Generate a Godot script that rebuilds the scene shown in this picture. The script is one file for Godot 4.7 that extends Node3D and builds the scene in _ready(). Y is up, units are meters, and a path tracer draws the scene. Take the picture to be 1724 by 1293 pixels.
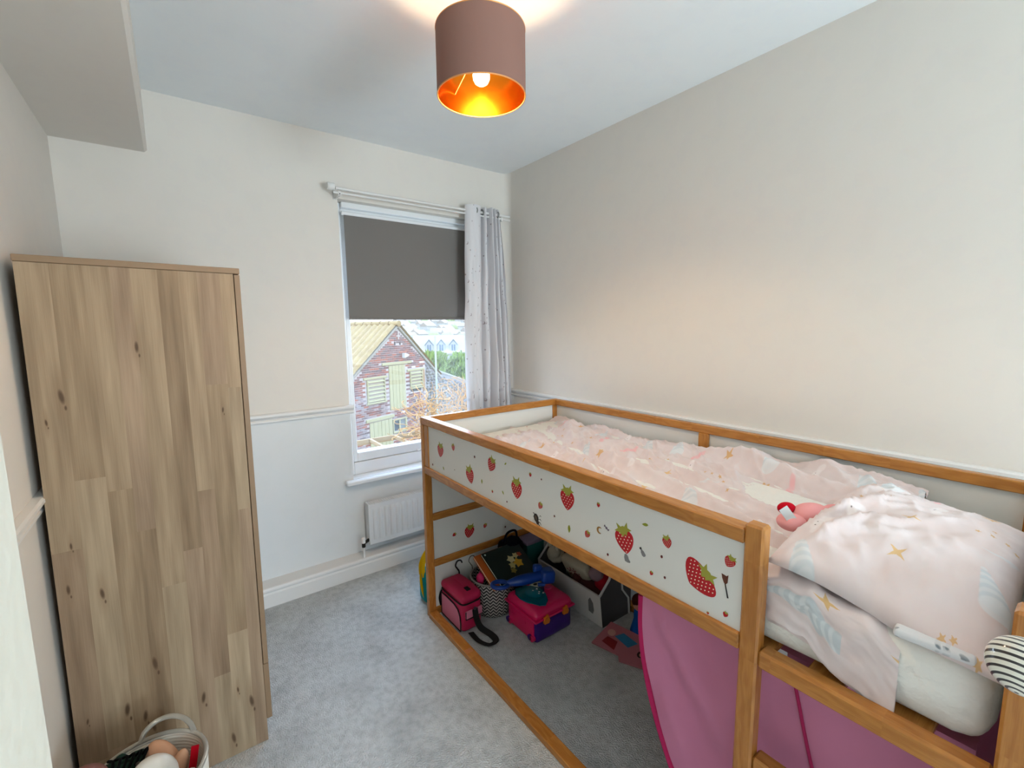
extends Node3D

var used := {}
var rng := RandomNumberGenerator.new()
const FLAT := 4294967295

# ---------------------------------------------------------------- naming and metadata
func numbered(called: String) -> String:
	var n: int = used.get(called, -1) + 1
	used[called] = n
	return called if n == 0 else "%s_%03d" % [called, n]

func thing(called: String, label: String, category: String, at := Vector3.ZERO, group := "", kind := "") -> Node3D:
	var o := Node3D.new()
	o.name = numbered(called)
	add_child(o, true)
	o.position = at
	tag(o, label, category, group, kind)
	return o

func tag(o: Node, label: String, category := "", group := "", kind := "") -> Node:
	o.set_meta("label", label)
	if category: o.set_meta("category", category)
	if group: o.set_meta("group", group)
	if kind: o.set_meta("kind", kind)
	return o

func part(called: String, st: SurfaceTool, m: Material, parent: Node = self) -> MeshInstance3D:
	st.generate_normals()
	var o := MeshInstance3D.new()
	o.mesh = st.commit()
	o.name = numbered(called) if parent == self else called
	o.material_override = m
	parent.add_child(o, true)
	return o

# ---------------------------------------------------------------- shapes
func S() -> SurfaceTool:
	var st := SurfaceTool.new()
	st.begin(Mesh.PRIMITIVE_TRIANGLES)
	st.set_smooth_group(FLAT)
	return st

func tri(st: SurfaceTool, a: Vector3, b: Vector3, c: Vector3, out: Vector3, ua := Vector2.ZERO, ub := Vector2.ZERO, uc := Vector2.ZERO) -> void:
	if (c - a).cross(b - a).dot(out) < 0.0:
		var t := b; b = c; c = t
		var u := ub; ub = uc; uc = u
	st.set_uv(ua); st.add_vertex(a)
	st.set_uv(ub); st.add_vertex(b)
	st.set_uv(uc); st.add_vertex(c)

func quad(st: SurfaceTool, a: Vector3, b: Vector3, c: Vector3, d: Vector3, out: Vector3, ua := Vector2.ZERO, ub := Vector2(1, 0), uc := Vector2(1, 1), ud := Vector2(0, 1)) -> void:
	tri(st, a, b, c, out, ua, ub, uc)
	tri(st, a, c, d, out, ua, uc, ud)

func guv(p: Vector3, axis: int, grain: int, off: float) -> Vector2:
	if grain < 0: grain = 1
	if axis == grain:
		return Vector2(p[(axis + 1) % 3] * 0.7 + off, p[(axis + 2) % 3] * 3.0)
	var other := 3 - axis - grain
	return Vector2(p[grain] * 1.3 + off, p[other] * 5.0 + off * 1.7)

# chamfered box; grain is the axis along which the wood runs
func bx(st: SurfaceTool, lo: Vector3, hi: Vector3, bev := 0.003, grain := -1, off := 0.0, xf := Transform3D.IDENTITY) -> void:
	var c := (lo + hi) / 2.0
	var h := (hi - lo).abs() / 2.0
	bev = minf(bev, minf(h.x, minf(h.y, h.z)) * 0.6)
	for ax in 3:
		var b := (ax + 1) % 3
		var d := (ax + 2) % 3
		for s in [-1.0, 1.0]:
			var q := []
			for k in [[-1, -1], [1, -1], [1, 1], [-1, 1]]:
				var p := Vector3.ZERO
				p[ax] = s * h[ax]; p[b] = k[0] * (h[b] - bev); p[d] = k[1] * (h[d] - bev)
				q.append(p + c)
			var n := Vector3.ZERO
			n[ax] = s
			quad(st, xf * q[0], xf * q[1], xf * q[2], xf * q[3], xf.basis * n, guv(q[0], ax, grain, off), guv(q[1], ax, grain, off), guv(q[2], ax, grain, off), guv(q[3], ax, grain, off))
		if bev <= 0.0: continue
		for s in [-1.0, 1.0]:
			for t in [-1.0, 1.0]:
				var e := []
				for k in [[0, -1], [0, 1], [1, 1], [1, -1]]:
					var p := Vector3.ZERO
					p[ax] = k[1] * (h[ax] - bev)
					p[b] = s * (h[b] - (bev if k[0] == 1 else 0.0)); p[d] = t * (h[d] - (bev if k[0] == 0 else 0.0))
					e.append(p + c)
				var n := Vector3.ZERO
				n[b] = s; n[d] = t
				quad(st, xf * e[0], xf * e[1], xf * e[2], xf * e[3], xf.basis * n, guv(e[0], b, grain, off), guv(e[1], b, grain, off), guv(e[2], b, grain, off), guv(e[3], b, grain, off))
	if bev > 0.0:
		for sx in [-1.0, 1.0]:
			for sy in [-1.0, 1.0]:
				for sz in [-1.0, 1.0]:
					var g := Vector3(sx, sy, sz)
					var i := h - Vector3.ONE * bev
					tri(st, xf * (c + g * Vector3(h.x, i.y, i.z)), xf * (c + g * Vector3(i.x, h.y, i.z)), xf * (c + g * Vector3(i.x, i.y, h.z)), xf.basis * g)

func box_part(called: String, lo: Vector3, hi: Vector3, m: Material, parent: Node = self, bev := 0.003, grain := -1) -> MeshInstance3D:
	var st := S()
	bx(st, lo, hi, bev, grain, rng.randf() * 7.0)
	return part(called, st, m, parent)

# smooth grid through fn(u, v); both normals by neighbours
func grid(st: SurfaceTool, nu: int, nv: int, fn: Callable, up: Vector3, smooth := true, uvs := Vector2.ONE) -> void:
	st.set_smooth_group(0 if smooth else FLAT)
	var pts: Array[PackedVector3Array] = []
	for i in nu + 1:
		var row := PackedVector3Array()
		for j in nv + 1:
			row.append(fn.call(float(i) / nu, float(j) / nv))
		pts.append(row)
	var flip := false
	var total := Vector3.ZERO
	for i in nu:
		for j in nv:
			total += (pts[i][j + 1] - pts[i][j]).cross(pts[i + 1][j] - pts[i][j])
	flip = total.dot(up) < 0.0
	for i in nu:
		for j in nv:
			var a := pts[i][j]
			var b := pts[i + 1][j]
			var c := pts[i + 1][j + 1]
			var d := pts[i][j + 1]
			var ua := Vector2(float(i) / nu, float(j) / nv) * uvs
			var ub := Vector2(float(i + 1) / nu, float(j) / nv) * uvs
			var uc := Vector2(float(i + 1) / nu, float(j + 1) / nv) * uvs
			var ud := Vector2(float(i) / nu, float(j + 1) / nv) * uvs
			var order := [[a, ua], [b, ub], [c, uc], [a, ua], [c, uc], [d, ud]]
			if flip: order = [[a, ua], [c, uc], [b, ub], [a, ua], [d, ud], [c, uc]]
			for v in order:
				st.set_uv(v[1]); st.add_vertex(v[0])
	st.set_smooth_group(FLAT)

# closed surface of revolution or star shape about center: fn(theta, phi) -> point
func blob(st: SurfaceTool, center: Vector3, r: Vector3, nu := 24, nv := 14, deform = null, basis := Basis.IDENTITY) -> void:
	st.set_smooth_group(0)
	var f := func(u: float, v: float) -> Vector3:
		var th := u * TAU
		var ph := v * PI
		var d := Vector3(sin(ph) * cos(th), cos(ph), sin(ph) * sin(th))
		var p := d * r
		if deform != null: p = deform.call(p, d)
		return center + basis * p
	for i in nu:
		for j in nv:
			var u0 := float(i) / nu
			var u1 := float((i + 1) % nu) / nu
			var a: Vector3 = f.call(u0, float(j) / nv)
			var b: Vector3 = f.call(u1, float(j) / nv)
			var c: Vector3 = f.call(u1, float(j + 1) / nv)
			var d: Vector3 = f.call(u0, float(j + 1) / nv)
			var out := (a + c) / 2.0 - center
			if j > 0: tri(st, a, b, c, out, Vector2(u0, float(j) / nv), Vector2(u0 + 1.0 / nu, float(j) / nv), Vector2(u0 + 1.0 / nu, float(j + 1) / nv))
			if j < nv - 1: tri(st, a, c, d, out, Vector2(u0, float(j) / nv), Vector2(u0 + 1.0 / nu, float(j + 1) / nv), Vector2(u0, float(j + 1) / nv))
	st.set_smooth_group(FLAT)

# rounded box with optional deform(point) -> point
func rbox(st: SurfaceTool, c: Vector3, size: Vector3, r: float, xf := Transform3D.IDENTITY, deform = null, mids := 4) -> void:
	var h := size / 2.0
	r = minf(r, minf(h.x, minf(h.y, h.z)) * 0.999)
	st.set_smooth_group(0)
	for ax in 3:
		var b := (ax + 1) % 3
		var d := (ax + 2) % 3
		var cb := steps(h[b], r, mids)
		var cd := steps(h[d], r, mids)
		for s in [-1.0, 1.0]:
			var pt := func(i: int, j: int) -> Vector3:
				var p := Vector3.ZERO
				p[ax] = s * h[ax]; p[b] = cb[i]; p[d] = cd[j]
				var inner := p.clamp(-(h - Vector3.ONE * r), h - Vector3.ONE * r)
				var q := inner + (p - inner).normalized() * r
				if deform != null: q = deform.call(q)
				return xf * (c + q)
			for i in cb.size() - 1:
				for j in cd.size() - 1:
					var p0: Vector3 = pt.call(i, j)
					var p1: Vector3 = pt.call(i + 1, j)
					var p2: Vector3 = pt.call(i + 1, j + 1)
					var p3: Vector3 = pt.call(i, j + 1)
					var n := Vector3.ZERO
					n[ax] = s
					quad(st, p0, p1, p2, p3, (p0 + p2) / 2.0 - xf * c + xf.basis * n * 0.001, Vector2(cb[i], cd[j]), Vector2(cb[i + 1], cd[j]), Vector2(cb[i + 1], cd[j + 1]), Vector2(cb[i], cd[j + 1]))
	st.set_smooth_group(FLAT)

func steps(h: float, r: float, mids: int) -> PackedFloat32Array:
	var a := PackedFloat32Array([-h, -h + r * 0.35, -h + r])
	for k in range(1, mids):
		a.append(lerpf(-h + r, h - r, float(k) / mids))
	a.append_array(PackedFloat32Array([h - r, h - r * 0.35, h]))
	return a

# tube along a path
func tube(st: SurfaceTool, path: Array, r, segs := 10, caps := true, flat := 1.0) -> void:
	st.set_smooth_group(0)
	var n := path.size()
	var rings := []
	var side := Vector3.ZERO
	for i in n:
		var t: Vector3 = (path[mini(i + 1, n - 1)] - path[maxi(i - 1, 0)]).normalized()
		if side == Vector3.ZERO:
			side = t.cross(Vector3.UP if absf(t.y) < 0.9 else Vector3.RIGHT).normalized()
		side = (side - t * side.dot(t)).normalized()
		var other := t.cross(side)
		var rr: float = r[i] if r is Array else r
		var ring := []
		for k in segs:
			var a := TAU * k / segs
			ring.append(path[i] + (side * cos(a) * flat + other * sin(a)) * rr)
		rings.append(ring)
	for i in n - 1:
		for k in segs:
			var k2 := (k + 1) % segs
			var mid: Vector3 = (path[i] + path[i + 1]) / 2.0
			var out: Vector3 = (rings[i][k] + rings[i + 1][k2]) / 2.0 - mid
			quad(st, rings[i][k], rings[i][k2], rings[i + 1][k2], rings[i + 1][k], out, Vector2(float(k) / segs, float(i)), Vector2(float(k + 1) / segs, float(i)), Vector2(float(k + 1) / segs, float(i + 1)), Vector2(float(k) / segs, float(i + 1)))
	if caps:
		st.set_smooth_group(FLAT)
		for k in range(1, segs - 1):
			tri(st, rings[0][0], rings[0][k], rings[0][k + 1], path[0] - path[1])
			tri(st, rings[n - 1][0], rings[n - 1][k], rings[n - 1][k + 1], path[n - 1] - path[n - 2])
	st.set_smooth_group(FLAT)

# surface of revolution about y: profile of (radius, height)
func lathe(st: SurfaceTool, profile: Array, segs: int, xf := Transform3D.IDENTITY, smooth := true, inward := false) -> void:
	st.set_smooth_group(0 if smooth else FLAT)
	for i in profile.size() - 1:
		var p: Vector2 = profile[i]
		var q: Vector2 = profile[i + 1]
		var nrm := Vector2(q.y - p.y, p.x - q.x)
		for k in segs:
			var a := TAU * k / segs
			var b := TAU * ((k + 1) % segs) / segs
			var m := TAU * (k + 0.5) / segs
			var out := Vector3(nrm.x * cos(m), nrm.y, nrm.x * sin(m)) * (-1.0 if inward else 1.0)
			var v0 := Vector3(p.x * cos(a), p.y, p.x * sin(a))
			var v1 := Vector3(p.x * cos(b), p.y, p.x * sin(b))
			var v2 := Vector3(q.x * cos(b), q.y, q.x * sin(b))
			var v3 := Vector3(q.x * cos(a), q.y, q.x * sin(a))
			var u0 := float(k) / segs
			var u1 := float(k + 1) / segs
			if p.x > 1e-6: tri(st, xf * v0, xf * v1, xf * v2, xf.basis * out, Vector2(u0, p.y), Vector2(u1, p.y), Vector2(u1, q.y))
			if q.x > 1e-6: tri(st, xf * v0, xf * v2, xf * v3, xf.basis * out, Vector2(u0, p.y), Vector2(u1, q.y), Vector2(u0, q.y))
	st.set_smooth_group(FLAT)

# a flat polygon in the xy plane of xf with thickness from z0 to z1
func prism(st: SurfaceTool, poly: PackedVector2Array, xf: Transform3D, z0: float, z1: float, col := Color.WHITE, uvscale := 0.0) -> void:
	st.set_color(col.srgb_to_linear())
	var idx := Geometry2D.triangulate_polygon(poly)
	for z in [z1, z0]:
		for k in range(0, idx.size(), 3):
			var v := [poly[idx[k]], poly[idx[k + 1]], poly[idx[k + 2]]]
			tri(st, xf * Vector3(v[0].x, v[0].y, z), xf * Vector3(v[1].x, v[1].y, z), xf * Vector3(v[2].x, v[2].y, z), xf.basis.z * (1.0 if z == z1 else -1.0), v[0] * uvscale, v[1] * uvscale, v[2] * uvscale)
	var area := 0.0
	for k in poly.size():
		area += poly[k].cross(poly[(k + 1) % poly.size()])
	for k in poly.size():
		var a := poly[k]
		var b := poly[(k + 1) % poly.size()]
		var n := Vector2(b.y - a.y, a.x - b.x) * signf(area)
		quad(st, xf * Vector3(a.x, a.y, z0), xf * Vector3(b.x, b.y, z0), xf * Vector3(b.x, b.y, z1), xf * Vector3(a.x, a.y, z1), xf.basis * Vector3(n.x, n.y, 0), a * uvscale, b * uvscale, b * uvscale, a * uvscale)

func curve(pts: Array, per := 8) -> Array:
	var out := []
	var n := pts.size()
	for i in n - 1:
		for k in per:
			var p0 = pts[maxi(i - 1, 0)]
			var p3 = pts[mini(i + 2, n - 1)]
			out.append(pts[i].cubic_interpolate(pts[i + 1], p0, p3, float(k) / per))
	out.append(pts[n - 1])
	return out

# ---------------------------------------------------------------- materials
func mat(col: Color, rough := 0.7, metal := 0.0, spec := 0.5) -> StandardMaterial3D:
	var m := StandardMaterial3D.new()
	m.albedo_color = col
	m.roughness = rough
	m.metallic = metal
	m.metallic_specular = spec
	return m

func noise(freq: float, seed_: int, octaves := 4) -> FastNoiseLite:
	var n := FastNoiseLite.new()
	n.noise_type = FastNoiseLite.TYPE_SIMPLEX_SMOOTH
	n.frequency = freq
	n.seed = seed_
	n.fractal_octaves = octaves
	return n

func noise_tex(freq: float, seed_: int, size := 512, octaves := 4, ramp: Gradient = null, normal := false) -> NoiseTexture2D:
	var t := NoiseTexture2D.new()
	t.width = size; t.height = size
	t.seamless = true
	t.noise = noise(freq, seed_, octaves)
	if ramp: t.color_ramp = ramp
	t.as_normal_map = normal
	t.generate_mipmaps = false
	return t

func ramp(cols: Array) -> Gradient:
	var g := Gradient.new()
	var o := PackedFloat32Array()
	var c := PackedColorArray()
	for k in cols.size():
		o.append(float(k) / (cols.size() - 1))
		c.append(cols[k])
	g.offsets = o
	g.colors = c
	return g

func tri_map(m: StandardMaterial3D, scale: float, world := true) -> void:
	m.uv1_triplanar = true
	m.uv1_world_triplanar = world
	m.uv1_scale = Vector3.ONE * scale

func paint(col: Color, seed_: int, rough := 0.75, bump := 0.008, scale := 1.6) -> StandardMaterial3D:
	var m := mat(Color.WHITE, rough, 0.0, 0.3)
	m.albedo_texture = noise_tex(0.012, seed_, 256, 5, ramp([col.darkened(0.008), col, col.lightened(0.012)]))
	m.heightmap_enabled = true
	m.heightmap_texture = noise_tex(0.08, seed_ + 1, 256, 3)
	m.heightmap_scale = bump
	tri_map(m, scale)
	return m

func cloth(col: Color, rough := 0.9) -> StandardMaterial3D:
	var m := mat(col, rough, 0.0, 0.2)
	m.rim_enabled = true
	m.rim = 0.25
	m.rim_tint = 0.6
	return m

func vcol(rough := 0.5) -> StandardMaterial3D:
	var m := mat(Color.WHITE, rough)
	m.vertex_color_use_as_albedo = true
	return m

func tex_of(im: Image) -> ImageTexture:
	return ImageTexture.create_from_image(im)

# pine or oak board: grain along u
func wood_image(w: int, h: int, light: Color, dark: Color, seed_: int, blocks := true) -> Image:
	var im := Image.create(w, h, false, Image.FORMAT_RGB8)
	var n1 := noise(1.0, seed_, 3)
	var n2 := noise(1.0, seed_ + 9, 4)
	var r := RandomNumberGenerator.new()
	r.seed = seed_
	var edges := [0.0]
	while edges[-1] < 1.0:
		edges.append(edges[-1] + r.randf_range(0.22, 0.42))
	var tones := []
	for k in edges.size(): tones.append(r.randf_range(-0.22, 0.22))
	for x in w:
		var u := float(x) / w
		var blk := 0
		for k in edges.size():
			if u >= edges[k]: blk = k
		for y in h:
			var v := float(y) / h
			var off := blk * 7.3 if blocks else 0.0
			var wob := n1.get_noise_2d(u * 3.0 + off, v * 2.2 + off)
			var rings := sin((v * 11.0 + wob * 2.6 + off) * TAU * 0.55)
			var fib := n2.get_noise_2d(u * 9.0 + off, v * 90.0)
			var t: float = 0.42 + 0.16 * rings + 0.3 * fib + (tones[blk] if blocks else 0.0)
			im.set_pixel(x, y, light.lerp(dark, clampf(t, 0.0, 1.0)))
	return im

func disc(im: Image, cx: float, cy: float, rx: float, ry: float, col: Color, strength := 1.0, soft := 0.25, ang := 0.0) -> void:
	var R := int(maxf(rx, ry) * 1.2) + 2
	var w := im.get_width()
	var h := im.get_height()
	for y in range(int(cy) - R, int(cy) + R + 1):
		for x in range(int(cx) - R, int(cx) + R + 1):
			if x < 0 or y < 0 or x >= w or y >= h: continue
			var d := Vector2(x - cx, y - cy).rotated(-ang)
			var q := Vector2(d.x / rx, d.y / ry).length()
			var a := clampf((1.0 - q) / maxf(soft, 0.001), 0.0, 1.0) * strength
			if a > 0.0: im.set_pixel(x, y, im.get_pixel(x, y).lerp(col, a))

func polyfill(im: Image, pts: PackedVector2Array, col: Color, strength := 1.0) -> void:
	var lo := pts[0]
	var hi := pts[0]
	for p in pts:
		lo = lo.min(p); hi = hi.max(p)
	for y in range(maxi(0, int(lo.y)), mini(im.get_height(), int(hi.y) + 1)):
		for x in range(maxi(0, int(lo.x)), mini(im.get_width(), int(hi.x) + 1)):
			if Geometry2D.is_point_in_polygon(Vector2(x + 0.5, y + 0.5), pts):
				im.set_pixel(x, y, im.get_pixel(x, y).lerp(col, strength))

func star(c: Vector2, r: float, n := 5, inner := 0.42, ang := 0.0) -> PackedVector2Array:
	var out := PackedVector2Array()
	for k in n * 2:
		var a := ang - PI / 2 + PI * k / n
		out.append(c + Vector2(cos(a), sin(a)) * (r if k % 2 == 0 else r * inner))
	return out

# the pastel print of the bedding
func bedding_image(w: int, h: int, seed_: int) -> Image:
	var im := Image.create(w, h, false, Image.FORMAT_RGB8)
	var n := noise(0.006, seed_, 3)
	for y in h:
		for x in w:
			var t := clampf(0.5 + n.get_noise_2d(x, y) * 0.9, 0.0, 1.0)
			im.set_pixel(x, y, Color(0.85, 0.79, 0.783).lerp(Color(0.868, 0.828, 0.83), t))
	var r := RandomNumberGenerator.new()
	r.seed = seed_
	var cell := w / 6.0
	for gy in int(h / cell):
		for gx in 6:
			var c := Vector2((gx + r.randf_range(0.3, 0.7)) * cell, (gy + r.randf_range(0.3, 0.7)) * cell)
			var ang := r.randf() * TAU
			match r.randi() % 7:
				0:  # rosy blot with a trailing mane
					for k in 5:
						var q := c + Vector2(k * cell * 0.09, sin(k * 1.3) * cell * 0.07).rotated(ang)
						disc(im, q.x, q.y, cell * 0.13, cell * 0.075, Color(0.925, 0.70, 0.72), 0.6, 0.4, ang)
				1:  # white cloud with two dots
					for k in 4:
						var q := c + Vector2((k - 1.5) * cell * 0.13, -absf(k - 1.5) * -cell * 0.05)
						disc(im, q.x, q.y, cell * 0.14, cell * 0.11, Color(0.925, 0.905, 0.91), 0.6, 0.35)
					disc(im, c.x - cell * 0.05, c.y, 2.2, 2.2, Color(0.45, 0.42, 0.42))
					disc(im, c.x + cell * 0.05, c.y, 2.2, 2.2, Color(0.45, 0.42, 0.42))
				2:
					polyfill(im, star(c, cell * 0.15, 5, 0.42, ang), Color(0.83, 0.66, 0.45), 0.85)
				3:
					for k in 5:
						polyfill(im, star(c + Vector2(r.randf_range(-0.3, 0.3), r.randf_range(-0.3, 0.3)) * cell, cell * 0.055, 5, 0.42, r.randf()), Color(0.82, 0.66, 0.46), 0.85)
				4:
					polyfill(im, star(c, cell * 0.17, 4, 0.28, ang), Color(0.85, 0.71, 0.5), 0.9)
				5:  # ribbed shell
					for k in 9:
						var q := c + Vector2((k - 4) * cell * 0.07, (k - 4) * cell * 0.03)
						disc(im, q.x, q.y, cell * (0.03 + 0.017 * k), cell * (0.05 + 0.022 * k), Color(0.86, 0.87, 0.88) if k % 2 == 0 else Color(0.79, 0.82, 0.84), 0.8, 0.12, 0.5)
				6:  # greyish wing strokes
					for k in 6:
						var q := c + Vector2(k * cell * 0.06, k * cell * 0.03).rotated(ang)
						disc(im, q.x, q.y, cell * 0.16, cell * 0.025, Color(0.85, 0.85, 0.86), 0.7, 0.5, ang + k * 0.22)
	# a pair of ribbed shells and a scatter of stars where the duvet hangs over the edge
	disc(im, w * 0.93, h * 0.93, 120, 150, Color(0.86, 0.81, 0.806), 1.0, 0.3)
	for q in [[0.935, 0.885, 1.0], [0.965, 0.955, 0.7]]:
		for k in 10:
			var f: float = k / 9.0
			disc(im, w * q[0] + (f - 0.5) * 26.0 * q[2], h * q[1] + (f - 0.5) * 110.0 * q[2], (10.0 + 36.0 * f) * q[2], (9.0 + 10.0 * f) * q[2], Color(0.835, 0.85, 0.86) if k % 2 == 0 else Color(0.755, 0.785, 0.80), 0.9, 0.15, 0.25)
	for q in [[0.855, 0.80, 13.0], [0.87, 0.83, 11.0], [0.90, 0.815, 8.0], [0.895, 0.79, 7.0], [0.93, 0.80, 7.0]]:
		polyfill(im, star(Vector2(w * q[0], h * q[1]), q[2], 5, 0.42, 0.3), Color(0.80, 0.65, 0.45), 0.85)
	polyfill(im, star(Vector2(w * 0.87, h * 0.965), 26.0, 4, 0.3, 0.2), Color(0.83, 0.69, 0.47), 0.9)
	return im

# staved boards with knots on the wardrobe, grain along v
func stave_image(w: int, h: int, seed_: int) -> Image:
	var im := Image.create(w, h, false, Image.FORMAT_RGB8)
	var r := RandomNumberGenerator.new()
	r.seed = seed_
	var n1 := noise(1.0, seed_, 3)
	var n2 := noise(1.0, seed_ + 4, 4)
	var x0 := 0
	var pal := [Color(0.595, 0.51, 0.41), Color(0.57, 0.485, 0.385), Color(0.62, 0.54, 0.44), Color(0.535, 0.45, 0.355), Color(0.585, 0.495, 0.405), Color(0.555, 0.465, 0.375)]
	while x0 < w:
		var x1 := mini(w, x0 + r.randi_range(w / 13, w / 7))
		var y0 := -r.randi_range(0, h / 4)
		while y0 < h:
			var y1 := y0 + r.randi_range(h / 4, h * 3 / 4)
			var col: Color = pal[r.randi() % pal.size()]
			var off := r.randf() * 50.0
			for x in range(x0, x1):
				for y in range(maxi(0, y0), mini(h, y1)):
					var u := float(x) / w
					var v := float(y) / h
					var g := n2.get_noise_2d(u * 160.0 + off, v * 9.0) * 0.03 + n1.get_noise_2d(u * 12.0 + off, v * 3.0 + off) * 0.085
					im.set_pixel(x, y, Color(col.r + g, col.g + g * 0.95, col.b + g * 0.85))
			y0 = y1
		x0 = x1
	for k in 17:
		var c := Vector2(r.randf_range(0.04, 0.96) * w, r.randf_range(0.04, 0.96) * h)
		var s := r.randf_range(4.0, 10.0) * w / 512.0
		disc(im, c.x, c.y, s * 2.0, s * 7.0, Color(0.50, 0.405, 0.31), 0.5, 0.9)
		disc(im, c.x, c.y, s * 0.8, s * 1.7, Color(0.31, 0.235, 0.17), 0.85, 0.6, r.randf_range(-0.3, 0.3))
		disc(im, c.x + s * 0.7, c.y + s * 2.2, s * 0.4, s * 0.6, Color(0.30, 0.22, 0.16), 0.7, 0.6)
	return im

# ================================================================ the scene
var M := {}

func _ready() -> void:
	rng.seed = 7
	# ---- camera
	var cam := Camera3D.new()
	cam.name = "camera"
	cam.position = Vector3(-2.1967, 1.6370, 2.9944)
	cam.rotation = Vector3(-0.12451, -0.64008, -0.01219)
	cam.fov = 80.75
	cam.near = 0.03
	cam.far = 2000.0
	add_child(cam)
	cam.current = true
	# ---- sky and exposure
	var env := Environment.new()
	env.background_mode = Environment.BG_SKY
	var sky := Sky.new()
	var sm := ProceduralSkyMaterial.new()
	sm.sky_top_color = Color(0.72, 0.85, 1.0)
	sm.sky_horizon_color = Color(0.91, 0.96, 1.0)
	sm.sky_curve = 0.18
	sm.ground_horizon_color = Color(0.75, 0.75, 0.72)
	sm.ground_bottom_color = Color(0.45, 0.45, 0.42)
	sky.sky_material = sm
	env.sky = sky
	env.background_energy_multiplier = 6.8
	env.tonemap_mode = Environment.TONE_MAPPER_LINEAR
	env.tonemap_exposure = 1.5
	env.sdfgi_enabled = true
	env.ssao_enabled = true
	env.ssil_enabled = true
	var we := WorldEnvironment.new()
	we.name = "surroundings"
	we.environment = env
	add_child(we)
	# ---- added fill light for the room, at the added window behind the camera
	var al := AreaLight3D.new()
	al.name = "added_fill_light"
	al.area_size = Vector2(1.05, 1.5)
	al.position = Vector3(-0.70, 1.20, 6.05)
	al.light_color = Color(0.90, 0.965, 1.0)
	al.light_energy = 8.5
	al.area_range = 12.0
	al.area_attenuation = 2.0
	al.shadow_enabled = true
	add_child(al)

	materials()
	room()
	window_side()
	pendant()
	wardrobe()
	bed()
	bedding()
	under_bed()
	left_things()
	outside()

func materials() -> void:
	M.wall = paint(Color(0.88, 0.86, 0.83), 3)
	M.ceiling = paint(Color(0.93, 0.95, 0.96), 5)
	M.trim = mat(Color(0.885, 0.88, 0.87), 0.35)
	M.upvc = mat(Color(0.925, 0.935, 0.945), 0.25)
	var cp := mat(Color.WHITE, 1.0, 0.0, 0.1)
	cp.albedo_texture = noise_tex(0.03, 11, 512, 5, ramp([Color(0.71, 0.725, 0.73), Color(0.775, 0.79, 0.795), Color(0.82, 0.83, 0.835)]))
	cp.heightmap_enabled = true
	cp.heightmap_texture = noise_tex(0.16, 12, 512, 4)
	cp.heightmap_scale = 0.6
	tri_map(cp, 1.5)
	cp.detail_enabled = true
	cp.detail_blend_mode = BaseMaterial3D.BLEND_MODE_MUL
	cp.detail_uv_layer = BaseMaterial3D.DETAIL_UV_2
	cp.detail_albedo = noise_tex(0.011, 14, 512, 4, ramp([Color(0.88, 0.88, 0.88), Color(0.97, 0.97, 0.97), Color(1, 1, 1)]))
	cp.uv2_triplanar = true
	cp.uv2_world_triplanar = true
	cp.uv2_scale = Vector3.ONE * 0.55
	M.carpet = cp
	var wd := mat(Color.WHITE, 0.27, 0.0, 0.5)
	wd.albedo_texture = tex_of(wood_image(768, 192, Color(0.77, 0.535, 0.265), Color(0.605, 0.38, 0.155), 21))
	M.pine = wd
	var st := mat(Color.WHITE, 0.55, 0.0, 0.35)
	st.albedo_texture = tex_of(stave_image(640, 1280, 33))
	M.stave = st
	M.stave_edge = mat(Color(0.535, 0.435, 0.33), 0.55)
	M.panel = mat(Color(0.86, 0.865, 0.85), 0.45)
	M.black = mat(Color(0.035, 0.035, 0.045), 0.6)
	M.dark = mat(Color(0.10, 0.09, 0.09), 0.8)
	var bd := cloth(Color.WHITE)
	bd.albedo_texture = tex_of(bedding_image(900, 900, 5))
	M.bedding = bd
	M.vc = vcol()
	M.vcs = vcol(0.85)

# profile of (distance from the wall, height), run from a to b along a wall whose room side looks along n
func moulding(called: String, prof: Array, a: Vector3, b: Vector3, n: Vector3, m: Material) -> MeshInstance3D:
	var st := S()
	var L := a.distance_to(b)
	prism(st, PackedVector2Array(prof), Transform3D(Basis(n, Vector3.UP, (b - a).normalized()), a), 0.0, L)
	var o := part(called, st, m)
	o.set_meta("kind", "structure")
	return o

func wallbox(called: String, lo: Vector3, hi: Vector3, m: Material, label: String, category := "wall") -> MeshInstance3D:
	var o := box_part(called, lo, hi, m, self, 0.0)
	tag(o, label, category, "", "structure")
	return o

const W := -2.577   # left wall
const H := 2.824    # ceiling
const E_ := 6.0     # wall behind the camera

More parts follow.
